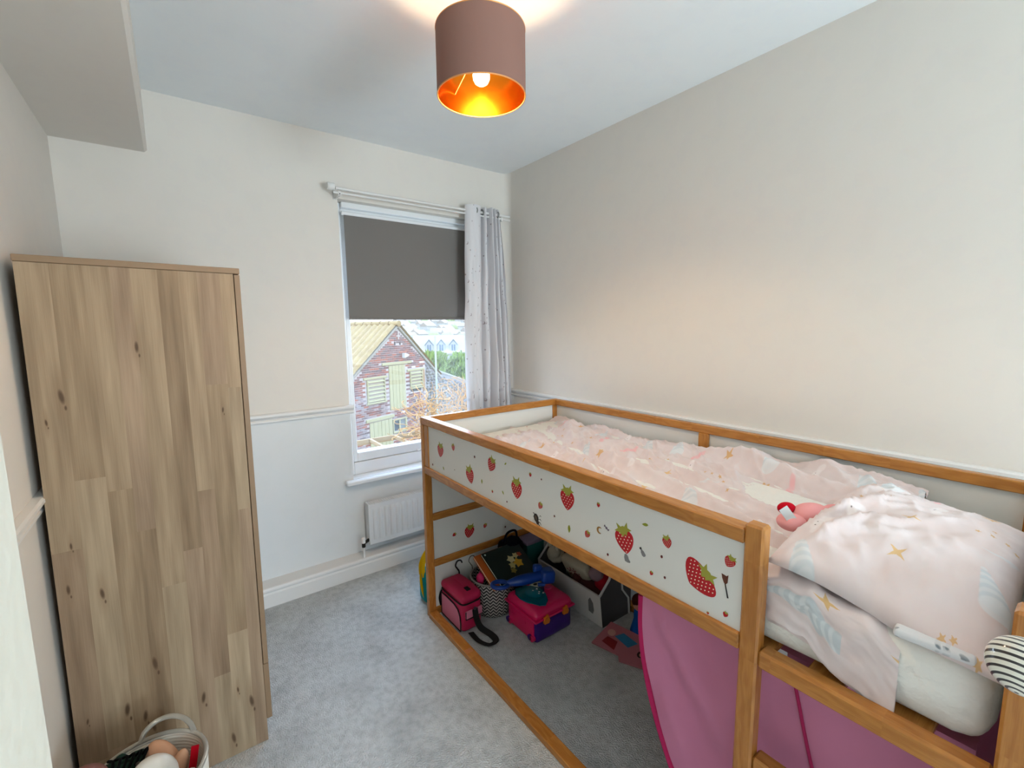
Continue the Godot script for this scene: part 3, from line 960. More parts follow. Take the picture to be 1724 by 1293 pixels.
func sticker(kind: String, at: Transform3D, size: float, deg: float, parent: Node) -> void:
	var st := S()
	var xf := at * Transform3D(Basis(Vector3.BACK, deg_to_rad(deg)), Vector3.ZERO) * Transform3D(Basis.from_scale(Vector3(size, size, 1)), Vector3.ZERO)
	var red := Color(0.70, 0.035, 0.09)
	var green := Color(0.60, 0.60, 0.22)
	match kind:
		"berry", "bigberry":
			var wide := 1.0 if kind == "berry" else 1.65
			prism(st, berry_poly(wide), xf, 0.0, 0.0006, red)
			prism(st, leaf_crown(), xf, 0.0002, 0.0011, green)
			if size > 0.03:
				var body := berry_poly(wide * 0.85)
				for r in 9:
					for c in 9:
						var p := Vector2((c - 4) * 0.14 + (0.07 if r % 2 else 0.0), -0.44 + r * 0.095)
						if Geometry2D.is_point_in_polygon(p, body) and not Geometry2D.is_point_in_polygon(p, leaf_crown()):
							prism(st, ell(p, 0.019, 0.023, 0.0, 6), xf, 0.0005, 0.0009, Color(0.93, 0.90, 0.82))
		"dot":
			prism(st, ell(Vector2.ZERO, 0.42, 0.5), xf, 0.0, 0.0007, Color(0.42, 0.05, 0.08))
			prism(st, ell(Vector2(0.1, 0.3), 0.22, 0.2), xf, 0.0002, 0.0009, Color(0.12, 0.10, 0.10))
		"leaf":
			prism(st, PackedVector2Array([Vector2(0, -0.5), Vector2(0.17, -0.2), Vector2(0.22, 0.1), Vector2(0.12, 0.38), Vector2(0, 0.5), Vector2(-0.14, 0.36), Vector2(-0.22, 0.08), Vector2(-0.15, -0.22)]), xf, 0.0, 0.0007, Color(0.53, 0.56, 0.14))
		"moon":
			var pts := PackedVector2Array()
			for k in 13:
				var a := lerpf(0.9, 5.2, k / 12.0)
				pts.append(Vector2(cos(a), sin(a)) * 0.5)
			for k in 11:
				var a := lerpf(5.0, 1.1, k / 10.0)
				pts.append(Vector2(0.15 + cos(a) * 0.34, sin(a) * 0.34))
			prism(st, pts, xf, 0.0, 0.0007, Color(0.60, 0.44, 0.22))
		"sweet":
			prism(st, ell(Vector2.ZERO, 0.34, 0.28), xf, 0.0, 0.0007, Color(0.55, 0.50, 0.56))
			prism(st, PackedVector2Array([Vector2(0.25, 0), Vector2(0.75, 0.3), Vector2(0.7, -0.25)]), xf, 0.0, 0.0007, Color(0.36, 0.33, 0.42))
			prism(st, PackedVector2Array([Vector2(-0.25, 0), Vector2(-0.75, 0.3), Vector2(-0.7, -0.25)]), xf, 0.0, 0.0007, Color(0.36, 0.33, 0.42))
			prism(st, ell(Vector2.ZERO, 0.12, 0.12), xf, 0.0002, 0.0009, Color(0.25, 0.22, 0.3))
		"cloud":
			prism(st, PackedVector2Array([Vector2(-0.36, 0.42), Vector2(-0.1, 0.5), Vector2(0.15, 0.28), Vector2(0.24, 0.0), Vector2(0.48, -0.22), Vector2(0.42, -0.38), Vector2(0.1, -0.46), Vector2(-0.3, -0.40), Vector2(-0.42, 0.0)]), xf, 0.0, 0.0007, Color(0.50, 0.50, 0.51))
		"bottle":
			prism(st, PackedVector2Array([Vector2(-0.10, 0.5), Vector2(0.10, 0.5), Vector2(0.11, 0.2), Vector2(0.22, 0.0), Vector2(0.24, -0.4), Vector2(0.08, -0.5), Vector2(-0.12, -0.48), Vector2(-0.24, -0.3), Vector2(-0.2, 0.02), Vector2(-0.1, 0.2)]), xf, 0.0, 0.0007, Color(0.48, 0.48, 0.49))
			prism(st, ell(Vector2(0, 0.42), 0.14, 0.11), xf, 0.0002, 0.0009, Color(0.08, 0.08, 0.08))
		"broom":
			prism(st, PackedVector2Array([Vector2(-0.16, 0.46), Vector2(0.05, 0.42), Vector2(0.12, 0.5), Vector2(0.10, 0.15), Vector2(0.02, 0.05), Vector2(-0.05, 0.10), Vector2(-0.13, 0.28)]), xf, 0.0, 0.0007, Color(0.36, 0.18, 0.11))
			prism(st, PackedVector2Array([Vector2(-0.03, 0.1), Vector2(0.02, 0.1), Vector2(0.17, -0.48), Vector2(0.11, -0.5)]), xf, 0.0, 0.0007, Color(0.15, 0.13, 0.13))
		"spider":
			var ink := Color(0.13, 0.10, 0.09)
			prism(st, ell(Vector2(-0.05, 0.08), 0.27, 0.33, 0.3), xf, 0.0, 0.0007, ink)
			prism(st, ell(Vector2(0.12, -0.22), 0.16, 0.17), xf, 0.0, 0.0008, ink)
			prism(st, ell(Vector2(-0.05, 0.08), 0.12, 0.17, 0.3), xf, 0.0002, 0.0009, Color(0.36, 0.30, 0.25))
			for k in 8:
				var s := -1.0 if k < 4 else 1.0
				var f := (k % 4 - 1.5) / 1.5
				var b0 := Vector2(0.05, -0.08 + f * 0.1)
				var b1 := Vector2(0.02 + s * 0.38, f * 0.42 - 0.02)
				var b2 := Vector2(0.04 + s * 0.52, f * 0.5 - 0.15)
				var nrm := Vector2(0.02, 0.025)
				prism(st, PackedVector2Array([b0 - nrm, b1 - nrm, b2, b1 + nrm, b0 + nrm]), xf, 0.0, 0.0006, ink)
	part({"berry": "strawberry_sticker", "bigberry": "strawberry_sticker", "dot": "ladybird_sticker", "leaf": "leaf_sticker", "moon": "moon_sticker", "sweet": "sweet_sticker", "cloud": "shell_sticker", "bottle": "bottle_sticker", "broom": "broom_sticker", "spider": "spider_sticker"}[kind], st, M.vc, parent)

func bed() -> void:
	var O := Vector3(-0.662, 0, 1.865)
	var o := thing("loft_bed", "low pine loft bed with white panels covered in strawberry stickers", "bed", O)
	var b := func(called: String, x0: float, y0: float, z0: float, x1: float, y1: float, z1: float, m: Material, grain: int, bev := 0.003) -> MeshInstance3D:
		return box_part(called, Vector3(x0, y0, z0) - O, Vector3(x1, y1, z1) - O, m, o, bev, grain)
	var XF := -1.157
	var XB := -0.167
	# room-side frame
	b.call("post", XF, 0.0, 0.7545, XF + 0.044, 1.122, 0.785, M.pine, 1)
	b.call("top_rail", XF, 1.122, 0.7545, XF + 0.044, 1.16, 2.507, M.pine, 2)
	b.call("middle_rail", XF, 0.850, 0.785, XF + 0.044, 0.892, 2.507, M.pine, 2)
	b.call("stile", XF + 0.004, 0.892, 0.785, XF + 0.034, 1.122, 0.832, M.pine, 1)
	b.call("floor_rail", XF - 0.004, 0.0, 0.785, XF + 0.046, 0.030, 2.934, M.pine, 2)
	var tape := b.call("tape", XF + 0.0, 0.0301, 1.17, XF + 0.036, 0.0306, 1.20, mat(Color(0.72, 0.47, 0.28), 0.3), -1, 0.0) as MeshInstance3D
	tape.set_meta("label", "small pale square of clear tape on the floor rail")
	var pan := b.call("side_panel", XF + 0.010, 0.886, 0.832, XF + 0.020, 1.126, 2.507, M.panel, -1, 0.0) as MeshInstance3D
	# the ladder
	b.call("post", XF - 0.002, 0.0, 2.508, XF + 0.036, 1.176, 2.552, M.pine, 1, 0.005)
	b.call("post", XF - 0.002, 0.0, 2.934, XF + 0.046, 1.18, 2.982, M.pine, 1, 0.005)
	b.call("ladder_rail", XF + 0.0, 0.831, 2.552, XF + 0.042, 0.875, 2.934, M.pine, 2, 0.006)
	b.call("rung", XF + 0.002, 0.549, 2.552, XF + 0.046, 0.593, 2.934, M.pine, 2, 0.006)
	b.call("rung", XF + 0.002, 0.27, 2.552, XF + 0.046, 0.314, 2.934, M.pine, 2, 0.006)
	# window-end frame
	b.call("post", XB - 0.044, 0.0, 0.7545, XB, 1.122, 0.785, M.pine, 1)
	b.call("end_rail", XF + 0.044, 1.122, 0.7545, XB, 1.16, 0.785, M.pine, 0)
	for y in [0.850, 0.564, 0.290, 0.0]:
		b.call("end_rail", XF + 0.044, y, 0.757, XB - 0.044, y + 0.042, 0.785, M.pine, 0)
	b.call("end_panel", XF + 0.044, 0.892, 0.765, XB - 0.044, 1.122, 0.775, M.panel, -1, 0.0)
	b.call("end_panel", XF + 0.044, 0.606, 0.765, XB - 0.044, 0.850, 0.775, M.panel, -1, 0.0)
	var ep := b.call("end_panel", XF + 0.044, 0.332, 0.765, XB - 0.044, 0.564, 0.775, M.panel, -1, 0.0) as MeshInstance3D
	b.call("end_panel", XF + 0.044, 0.042, 0.765, XB - 0.044, 0.290, 0.775, M.panel, -1, 0.0)
	# wall-side frame
	b.call("top_rail", XB - 0.030, 1.122, 0.785, XB, 1.16, 2.934, M.pine, 2)
	b.call("side_panel", XB - 0.012, 0.86, 0.785, XB - 0.004, 1.122, 2.90, M.panel, -1, 0.0)
	b.call("post", XB - 0.030, 0.0, 1.815, XB - 0.012, 1.122, 1.865, M.pine, 1)
	b.call("middle_rail", XB - 0.030, 0.80, 0.785, XB, 0.842, 2.90, M.pine, 2)
	b.call("floor_rail", XB - 0.044, 0.0, 0.785, XB, 0.040, 2.90, M.pine, 2)
	# foot-end frame
	b.call("post", XB - 0.036, 0.0, 2.872, XB, 1.122, 2.934, M.pine, 1)
	b.call("end_rail", XF + 0.046, 1.122, 2.942, XB, 1.16, 2.976, M.pine, 0)
	b.call("end_rail", XF + 0.046, 0.831, 2.942, XB, 0.875, 2.976, M.pine, 0)
	b.call("end_rail", XF + 0.046, 0.0, 2.942, XB, 0.042, 2.976, M.pine, 0)
	b.call("end_panel", XF + 0.046, 0.875, 2.954, XB, 1.122, 2.964, M.panel, -1, 0.0)
	b.call("end_panel", XF + 0.046, 0.042, 2.954, XB, 0.831, 2.964, M.panel, -1, 0.0)
	# slatted base
	for k in 15:
		b.call("slat", XF + 0.044, 0.848, 0.80 + k * 0.1415, XB - 0.030, 0.864, 0.87 + k * 0.1415, M.pine, 0, 0.002)
	# stickers on the front panel: kind, along, height, size, turn
	var front := [["berry", 0.964, 1.022, 0.085, -8], ["berry", 1.098, 1.063, 0.040, 5], ["dot", 1.294, 1.057, 0.012, 0], ["dot", 0.871, 0.919, 0.012, 0], ["leaf", 0.992, 0.928, 0.020, 30], ["dot", 1.106, 0.949, 0.005, 0], ["berry", 1.248, 0.966, 0.092, 18], ["leaf", 1.351, 0.957, 0.022, 0], ["berry", 1.432, 1.059, 0.078, -25], ["leaf", 1.533, 1.082, 0.017, -50], ["berry", 1.434, 0.936, 0.015, 0], ["leaf", 1.513, 0.953, 0.018, 35], ["berry", 1.607, 1.003, 0.095, 3], ["berry", 1.695, 1.079, 0.019, 0], ["dot", 1.760, 1.077, 0.007, 0], ["dot", 1.540, 0.922, 0.008, 0], ["berry", 1.898, 1.051, 0.095, 2], ["berry", 1.754, 0.975, 0.033, -30], ["spider", 1.731, 0.913, 0.051, 0], ["dot", 1.832, 0.959, 0.008, 0], ["leaf", 1.908, 0.938, 0.029, 0], ["berry", 1.995, 0.953, 0.031, -30],
		["berry", 2.042, 1.069, 0.018, 0], ["moon", 2.048, 0.985, 0.024, 0], ["sweet", 2.077, 1.003, 0.015, -30], ["berry", 2.147, 0.998, 0.098, 14], ["leaf", 2.222, 1.066, 0.022, -80], ["cloud", 2.160, 0.936, 0.026, 0], ["bottle", 2.215, 0.979, 0.028, 35], ["berry", 2.295, 1.044, 0.040, 15], ["dot", 2.084, 0.917, 0.009, 0], ["dot", 2.280, 0.992, 0.009, 0], ["berry", 2.248, 0.929, 0.016, -20], ["dot", 2.292, 0.935, 0.008, 0], ["bigberry", 2.399, 0.987, 0.090, -45], ["berry", 2.473, 1.062, 0.038, -25], ["broom", 2.463, 0.993, 0.061, 0], ["berry", 2.468, 0.919, 0.018, -20], ["berry", 2.422, 0.898, 0.009, 0]]
	for s in front:
		sticker(s[0], Transform3D(Basis(Vector3.BACK, Vector3.UP, Vector3.LEFT), Vector3(XF + 0.010, s[2], s[1]) - O), s[3], s[4], pan)
	for s in [["berry", -0.874, 0.437, 0.092, -12], ["berry", -0.976, 0.442, 0.029, -60], ["berry", -0.762, 0.437, 0.035, -25], ["dot", -0.611, 0.384, 0.013, 0]]:
		sticker(s[0], Transform3D(Basis(Vector3.RIGHT, Vector3.UP, Vector3.BACK), Vector3(s[1], s[2], 0.775) - O), s[3], s[4], ep)

# ---------------------------------------------------------------- bedding
var dn1 := noise(1.0, 51, 2)
var dn2 := noise(1.0, 52, 3)

func ridge(x: float, z: float, f: float, ang: float, stretch: float, sh: float) -> float:
	var p := Vector2(x, z).rotated(ang) * f
	var n := absf(dn1.get_noise_2d(p.x + sh, p.y / stretch + sh * 1.7))
	return pow(1.0 - clampf(n * 2.2, 0.0, 1.0), 2.2)

func duvet_y(x: float, z: float) -> float:
	var y := 1.040
	y -= 0.035 * (1.0 - smoothstep(0.80, 1.10, z)) * (1.0 - 0.7 * smoothstep(-0.5, -0.25, x))
	var calm := smoothstep(0.80, 1.5, z)
	y += lerpf(0.022, 0.036, calm) * ridge(x, z, 2.6, -0.42, 7.0, 0.0) + lerpf(0.016, 0.027, calm) * ridge(x, z, 4.6, -0.22, 7.0, 9.0) + 0.012 * ridge(x, z, 7.0, -0.75, 4.0, 4.0) + 0.005 * ridge(x, z, 13.0, -0.5, 5.0, 2.0) + 0.005 * ridge(x, z, 9.0, 0.9, 3.0, 6.0)
	y += 0.010 * dn2.get_noise_2d(x * 2.2, z * 2.2) - 0.024
	# bunched against the back panel
	var wallside := smoothstep(-0.50, -0.24, x)
	y += wallside * (0.012 + 0.030 * smoothstep(1.5, 2.1, z) + 0.014 * absf(dn1.get_noise_2d(x * 5.0, z * 4.0)))
	# rolled fold running up towards the pillow
	var fx := lerpf(-0.28, -0.44, smoothstep(1.9, 2.62, z))
	y += 0.035 * exp(-pow((x - fx) / 0.055, 2.0)) * smoothstep(1.8, 2.2, z)
	y -= 0.030 * exp(-pow((x - fx + 0.085) / 0.04, 2.0)) * smoothstep(2.0, 2.3, z)
	y -= 0.02 * smoothstep(-0.98, -1.10, x) * (1.0 - smoothstep(2.40, 2.52, z))
	return y

func bedding() -> void:
	# mattress
	var mo := thing("mattress", "white mattress with a cotton cover lying on the bed", "mattress", Vector3(-0.66, 0.864, 1.86))
	var st := S()
	var mm := cloth(Color(0.90, 0.90, 0.88))
	mm.heightmap_enabled = true
	mm.heightmap_texture = noise_tex(0.015, 61, 512, 5)
	mm.heightmap_scale = 0.7
	tri_map(mm, 2.0)
	var mn := noise(3.0, 9, 3)
	rbox(st, Vector3(0, 0.083, 0), Vector3(0.892, 0.166, 2.13), 0.052, Transform3D.IDENTITY, func(p: Vector3) -> Vector3:
		return p + Vector3(mn.get_noise_3d(p.x, p.y * 3.0, p.z), mn.get_noise_3d(p.x + 9.0, p.y, p.z), 0) * Vector3(0.008, 0.006 if p.y > 0.0 else 0.0, 0), 26)
	part("body", st, mm, mo)
	# duvet
	var du := thing("duvet", "rumpled pale pink duvet printed with gold stars and pastel shapes", "duvet", Vector3(-0.66, 1.03, 1.75))
	var df := func(th: float) -> Callable:
		return func(u: float, v: float) -> Vector3:
			# v runs along the bed, u from the back panel to the front and over the edge
			var zend := lerpf(2.66, 2.795, smoothstep(0.0, 0.9, u))
			var z := lerpf(0.80, zend, v)
			var p: Vector3
			var open := smoothstep(2.50, 2.56, z)
			var top := 0.80
			if u < top:
				var x := lerpf(-0.212, -1.085, u / top)
				p = Vector3(x, duvet_y(x, z), z)
			else:
				var f := (u - top) / (1.0 - top)
				var drop := lerpf(0.05, lerpf(0.105, 0.165, smoothstep(2.55, 2.78, z)), open)
				var y0 := duvet_y(-1.085, z)
				var out := minf(f * 4.0, 1.0)
				var bulge := 0.022 * sin(out * PI / 2.0) * open + 0.006 * open * dn2.get_noise_2d(z * 14.0, f * 3.0) + 0.008 * sin(out * PI / 2.0) * (1.0 - open)
				p = Vector3(-1.085 - bulge - 0.012 * open * f, y0 - drop * (f - 0.12 * sin(f * PI)), z)
			if v > 0.97: p.y -= (v - 0.97) / 0.03 * 0.012
			return p + Vector3(0, th, 0) + Vector3(-th * 0.6 if u >= top else 0.0, 0, 0) - Vector3(-0.66, 1.03, 1.75)
	st = S()
	grid(st, 150, 240, df.call(0.0), Vector3.UP, true, Vector2(1.05, 2.1))
	part("cover", st, M.bedding, du)
	st = S()
	grid(st, 60, 90, df.call(-0.010), Vector3.DOWN, true, Vector2(1.05, 2.1))
	part("underside", st, M.bedding, du)
	# pillow
	var pi := thing("pillow", "plump pale pink printed pillow at the near end of the bed", "pillow", Vector3(-0.775, 1.05, 2.735))
	var pn := noise(1.0, 71, 3)
	var pf := func(s: float) -> Callable:
		return func(u: float, v: float) -> Vector3:
			var a := u * 2.0 - 1.0
			var b := v * 2.0 - 1.0
			var ca := pow(absf(a), 2.6)
			var cb := pow(absf(b), 2.6)
			var body := pow(maxf(0.0, (1.0 - ca) * (1.0 - cb)), 0.42)
			var pinch := 1.0 - 0.05 * (1.0 - absf(a)) * absf(b) - 0.07 * (1.0 - absf(b)) * absf(a)
			var x := -0.340 * a * pinch
			var z := 0.195 * b * pinch
			var y := (0.100 if s > 0.0 else -0.020) * body
			if s > 0.0:
				var w := pow(1.0 - absf(pn.get_noise_2d(x * 5.0 + z * 2.0, z * 7.0 - x * 2.0)) * 1.8, 3.0)
				var left := smoothstep(0.25, -1.0, b) * 0.8 + 0.25
				y += body * (0.014 * w * left + 0.010 * pn.get_noise_2d(x * 4.0, z * 4.0))
				y += body * (0.024 * ridge(x, z, 5.0, 1.15, 3.0, 3.0) * left + 0.017 * ridge(x, z, 8.0, 0.75, 3.0, 7.0) * left + 0.006 * ridge(x, z, 14.0, 1.5, 3.0, 1.0) * left - 0.010)
				# creases fanning from the window-side corner
				y += body * 0.012 * sin(atan2(x + 0.30, z + 0.26) * 19.0) * smoothstep(0.0, -0.8, b) * smoothstep(0.34, 0.0, absf(x))
			# lies over the duvet on one side, sags to the mattress on the other
			y += lerpf(0.036, 0.010, smoothstep(-1.0, 0.4, b)) - 0.016 * smoothstep(0.4, 1.0, a) + 0.010 * smoothstep(0.4, 1.0, a) * (1.0 - b) * 0.5
			y -= 0.022 * smoothstep(0.3, 1.0, a) * smoothstep(-0.6, 0.6, b)
			return Vector3(x, y, z)
	st = S()
	grid(st, 72, 56, pf.call(1.0), Vector3.UP, true, Vector2(0.75, 0.5))
	grid(st, 72, 56, pf.call(-1.0), Vector3.DOWN, true, Vector2(0.75, 0.5))
	part("cover", st, M.bedding, pi)
	# folded grey leaf-print cloth peeping out under the pillow
	var fc := thing("pillowcase", "grey and white leaf-print cloth edge peeping out under the pillow", "pillowcase", Vector3(-1.0, 1.036, 2.84))
	st = S()
	rbox(st, Vector3(0.02, 0.002, -0.01), Vector3(0.27, 0.018, 0.115), 0.007, Transform3D(Basis(Vector3.UP, 0.08), Vector3.ZERO), null, 6)
	var fm := cloth(Color.WHITE)
	var fi := Image.create(256, 256, false, Image.FORMAT_RGB8)
	fi.fill(Color(0.84, 0.85, 0.86))
	var r := RandomNumberGenerator.new()
	r.seed = 5
	for k in 46:
		disc(fi, r.randf() * 256, r.randf() * 256, 13, 6, Color(0.42, 0.46, 0.49), 0.9, 0.3, r.randf() * TAU)
	fm.albedo_texture = tex_of(fi)
	tri_map(fm, 6.0, false)
	part("cloth", st, fm, fc)
	# soft toy
	var toy := thing("soft_toy", "small pink soft toy with red paws and a white label", "soft toy", Vector3(-0.892, 1.106, 2.548))
	toy.rotation.y = -0.55
	var pink := cloth(Color(0.90, 0.62, 0.62))
	var redm := cloth(Color(0.72, 0.05, 0.13))
	st = S()
	blob(st, Vector3(0.005, 0.03, 0), Vector3(0.052, 0.032, 0.036), 24, 16)
	part("body", st, pink, toy)
	st = S()
	blob(st, Vector3(-0.058, 0.020, 0.012), Vector3(0.036, 0.022, 0.034), 20, 14)
	part("leg", st, pink, toy)
	st = S()
	blob(st, Vector3(0.062, 0.036, -0.004), Vector3(0.030, 0.018, 0.017), 20, 14, null, Basis(Vector3.BACK, 0.25))
	part("arm", st, pink, toy)
	st = S()
	blob(st, Vector3(-0.052, 0.045, -0.018), Vector3(0.024, 0.016, 0.017), 20, 14)
	part("paw", st, redm, toy)
	st = S()
	blob(st, Vector3(0.056, 0.012, 0.022), Vector3(0.025, 0.012, 0.014), 18, 12)
	part("paw", st, redm, toy)
	st = S()
	bx(st, Vector3(-0.012, -0.032, -0.0006), Vector3(0.012, 0.032, 0.0006), 0.0, -1, 0.0, Transform3D(Basis(Vector3.BACK, 0.55) * Basis(Vector3.RIGHT, -0.4), Vector3(-0.072, 0.036, 0.028)))
	part("label_tag", st, cloth(Color(0.80, 0.80, 0.80)), toy)

# ---------------------------------------------------------------- things on the carpet under the bed
func under_bed() -> void:
	var st: SurfaceTool
	# ---- pink lunch bag
	var bag := thing("lunch_bag", "pink zipped lunch bag with a black strap on the carpet beside the bed post", "bag", Vector3(-1.020, 0.0, 0.908))
	bag.rotation.y = 0.02
	bag.scale.z = 0.88
	var hot := mat(Color(0.70, 0.07, 0.28), 0.55)
	var pale := mat(Color(0.80, 0.46, 0.56), 0.7)
	var blackw := mat(Color(0.02, 0.02, 0.025), 0.8)
	st = S()
	rbox(st, Vector3(0, 0.085, 0), Vector3(0.125, 0.165, 0.265), 0.022)
	part("body", st, hot, bag)
	st = S()
	rbox(st, Vector3(0, 0.185, 0), Vector3(0.130, 0.045, 0.272), 0.020, Transform3D.IDENTITY, func(p: Vector3) -> Vector3:
		return p + Vector3(0, 0.012 * (1.0 - pow(p.z / 0.14, 2.0)) if p.y > 0.0 else 0.0, 0))
	var lid := part("lid", st, hot, bag)
	st = S()
	bx(st, Vector3(-0.012, 0.2145, 0.055), Vector3(0.014, 0.2185, 0.098), 0.001)
	part("lid_patch", st, blackw, lid)
	st = S()
	tube(st, [Vector3(0.0, 0.216, -0.11), Vector3(0.0, 0.220, -0.05), Vector3(0.0, 0.2205, 0.05)], 0.0025, 6)
	part("seam", st, hot, lid)
	st = S()
	var zip := []
	for k in 49:
		var a := TAU * k / 48.0
		zip.append(Vector3(signf(cos(a)) * pow(absf(cos(a)), 0.35) * 0.0655, 0.163, signf(sin(a)) * pow(absf(sin(a)), 0.35) * 0.136))
	tube(st, zip, 0.0042, 6, false)
	part("zip", st, blackw, bag)
	st = S()
	var pp := PackedVector2Array([Vector2(-0.118, 0.015), Vector2(0.112, 0.010), Vector2(0.116, 0.05), Vector2(0.108, 0.095), Vector2(0.085, 0.125), Vector2(0.04, 0.138), Vector2(-0.06, 0.142), Vector2(-0.118, 0.140)])
	prism(st, pp, Transform3D(Basis(Vector3.BACK, Vector3.UP, Vector3.LEFT), Vector3(-0.060, 0, 0)), 0.0, 0.007)
	part("front_pocket", st, pale, bag)
	st = S()
	var edge := []
	for p in pp: edge.append(Vector3(-0.066, p.y, p.x))
	edge.append(edge[0])
	tube(st, edge, 0.0040, 6, false)
	part("piping", st, blackw, bag)
	for x in [-0.022, 0.038]:
		st = S()
		rbox(st, Vector3(x, 0.100, 0.134), Vector3(0.046, 0.044, 0.016), 0.006)
		var sp := part("side_pocket", st, pale, bag)
		st = S()
		tube(st, [Vector3(x - 0.023, 0.122, 0.141), Vector3(x - 0.023, 0.078, 0.141), Vector3(x + 0.023, 0.078, 0.141)], 0.0032, 6)
		part("piping", st, blackw, sp)
	st = S()
	var sp2 := curve([Vector3(0.010, 0.125, 0.146), Vector3(0.014, 0.07, 0.156), Vector3(0.022, 0.03, 0.19), Vector3(0.046, 0.012, 0.26), Vector3(0.040, 0.009, 0.315), Vector3(-0.004, 0.008, 0.315), Vector3(-0.03, 0.008, 0.25), Vector3(-0.028, 0.010, 0.16)], 8)
	st.set_smooth_group(FLAT)
	ribbon(st, sp2, 0.017, 0.003)
	part("shoulder_strap", st, blackw, bag)
	st = S()
	ribbon(st, curve([Vector3(-0.052, 0.14, -0.136), Vector3(-0.060, 0.09, -0.150), Vector3(-0.050, 0.03, -0.150)], 5), 0.010, 0.003)
	part("shoulder_strap", st, blackw, bag)
	st = S()
	tube(st, [Vector3(0.010, 0.128, 0.144), Vector3(0.010, 0.128, 0.151)], 0.009, 8)
	part("buckle", st, mat(Color(0.35, 0.35, 0.36), 0.3, 0.8), bag)
	# ---- hooks behind
	for k in 2:
		var hk := thing("hanger_hook", ["black curved plastic hook rising behind the lunch bag", "thin dark metal hook rising further back beside the woven basket"][k], "hook", [Vector3(-0.975, 0.0, 0.80), Vector3(-0.885, 0.0, 0.80)][k])
		st = S()
		tube(st, curve([Vector3(0.012, 0.0, 0), Vector3(0.010, 0.20, 0), Vector3(0.0, 0.236, 0), Vector3(-0.014, 0.262, 0), Vector3(-0.002, 0.286, 0), Vector3(0.020, 0.285, 0), Vector3(0.030, 0.268, 0)], 7), 0.0045 if k == 0 else 0.002, 8)
		part("hook", st, blackw, hk)
	# ---- woven basket of books
	var wb := thing("woven_basket", "grey and white zigzag woven rope basket holding picture books", "basket", Vector3(-0.815, 0.0, 0.925))
	var bi := Image.create(512, 256, false, Image.FORMAT_RGB8)
	for y in 256:
		for x in 512:
			var zz := absf(fposmod(x / 512.0 * 22.0, 1.0) - 0.5) * 2.0
			var f := fposmod(y / 256.0 * 11.0 + zz * 0.9, 1.0)
			bi.set_pixel(x, y, Color(0.72, 0.70, 0.68) if f < 0.5 else Color(0.13, 0.13, 0.15))
	var bmm := mat(Color.WHITE, 0.95)
	bmm.albedo_texture = tex_of(bi)
	bmm.uv1_scale = Vector3(1, 4.5, 1)
	st = S()
	lathe(st, [Vector2(0.0, 0.002), Vector2(0.105, 0.002), Vector2(0.116, 0.02), Vector2(0.125, 0.10), Vector2(0.130, 0.205)], 48)
	lathe(st, [Vector2(0.0, 0.010), Vector2(0.098, 0.010), Vector2(0.118, 0.10), Vector2(0.123, 0.205)], 48, Transform3D.IDENTITY, true, true)
	part("body", st, bmm, wb)
	st = S()
	var rr := []
	for k in 65: rr.append(Vector3(cos(TAU * k / 64.0) * 0.127, 0.207, sin(TAU * k / 64.0) * 0.127))
	tube(st, rr, 0.0065, 8, false)
	var rmat := mat(Color.WHITE, 0.95)
	rmat.albedo_texture = tex_of(bi)
	rmat.uv1_scale = Vector3(0.1, 0.5, 1)
	part("rim", st, rmat, wb)
	# ---- the books standing in it
	var book := func(label: String, at: Vector3, rot: Vector3, size: Vector3, cover: StandardMaterial3D, pages: Color) -> Node3D:
		var bk := thing("picture_book", label, "book", at)
		bk.rotation = rot
		var s2 := S()
		bx(s2, Vector3(-size.x / 2, 0, 0), Vector3(size.x / 2, size.y, 0.0025), 0.0008)
		part("cover", s2, cover, bk)
		s2 = S()
		bx(s2, Vector3(-size.x / 2, 0, -size.z - 0.0025), Vector3(size.x / 2, size.y, -size.z), 0.0008)
		part("cover", s2, cover, bk)
		s2 = S()
		bx(s2, Vector3(-size.x / 2 + 0.003, 0.003, -size.z), Vector3(size.x / 2 - 0.003, size.y - 0.003, 0.0), 0.0005)
		part("pages", s2, mat(pages, 0.9), bk)
		return bk
	var lie := Basis(Vector3.RIGHT, -1.12)
	var b1: Node3D = book.call("orange framed picture book lying tilted across the woven basket", Vector3(-0.750, 0.212, 1.072), Vector3.ZERO, Vector3(0.305, 0.235, 0.012), mat(Color(0.72, 0.36, 0.11), 0.5), Color(0.85, 0.82, 0.74))
	b1.basis = lie
	var b2: Node3D = book.call("dark green picture book with cream and yellow stars on its cover", Vector3(-0.733, 0.226, 1.085), Vector3.ZERO, Vector3(0.262, 0.228, 0.010), mat(Color(0.045, 0.13, 0.125), 0.35), Color(0.88, 0.86, 0.80))
	b2.basis = lie
	for s in [[0.02, 0.128, 0.030, 0.2, 0], [0.060, 0.142, 0.022, 0.5, 1], [0.050, 0.092, 0.034, 0.0, 2], [0.005, 0.090, 0.024, 0.9, 3], [0.088, 0.142, 0.018, 0.3, 4], [-0.008, 0.056, 0.021, 0.6, 5]]:
		st = S()
		prism(st, star(Vector2(s[0], s[1]), s[2], 5, 0.62, s[3] + PI), Transform3D.IDENTITY, 0.0024, 0.0031 + 0.0002 * s[4], [Color(0.80, 0.77, 0.58), Color(0.74, 0.68, 0.48), Color(0.80, 0.62, 0.18), Color(0.72, 0.68, 0.45), Color(0.62, 0.25, 0.15), Color(0.55, 0.50, 0.22)][s[4]])
		part("cover_star", st, M.vc, b2)
	st = S()
	prism(st, ell(Vector2(-0.112, 0.212), 0.006, 0.006), Transform3D.IDENTITY, 0.0024, 0.0031, Color(0.80, 0.85, 0.82))
	part("cover_spot", st, M.vc, b2)
	var pk := thing("soft_ball", "small bright pink padded toy wedged in the basket beside the orange book", "toy", Vector3(-0.905, 0.215, 0.935))
	st = S()
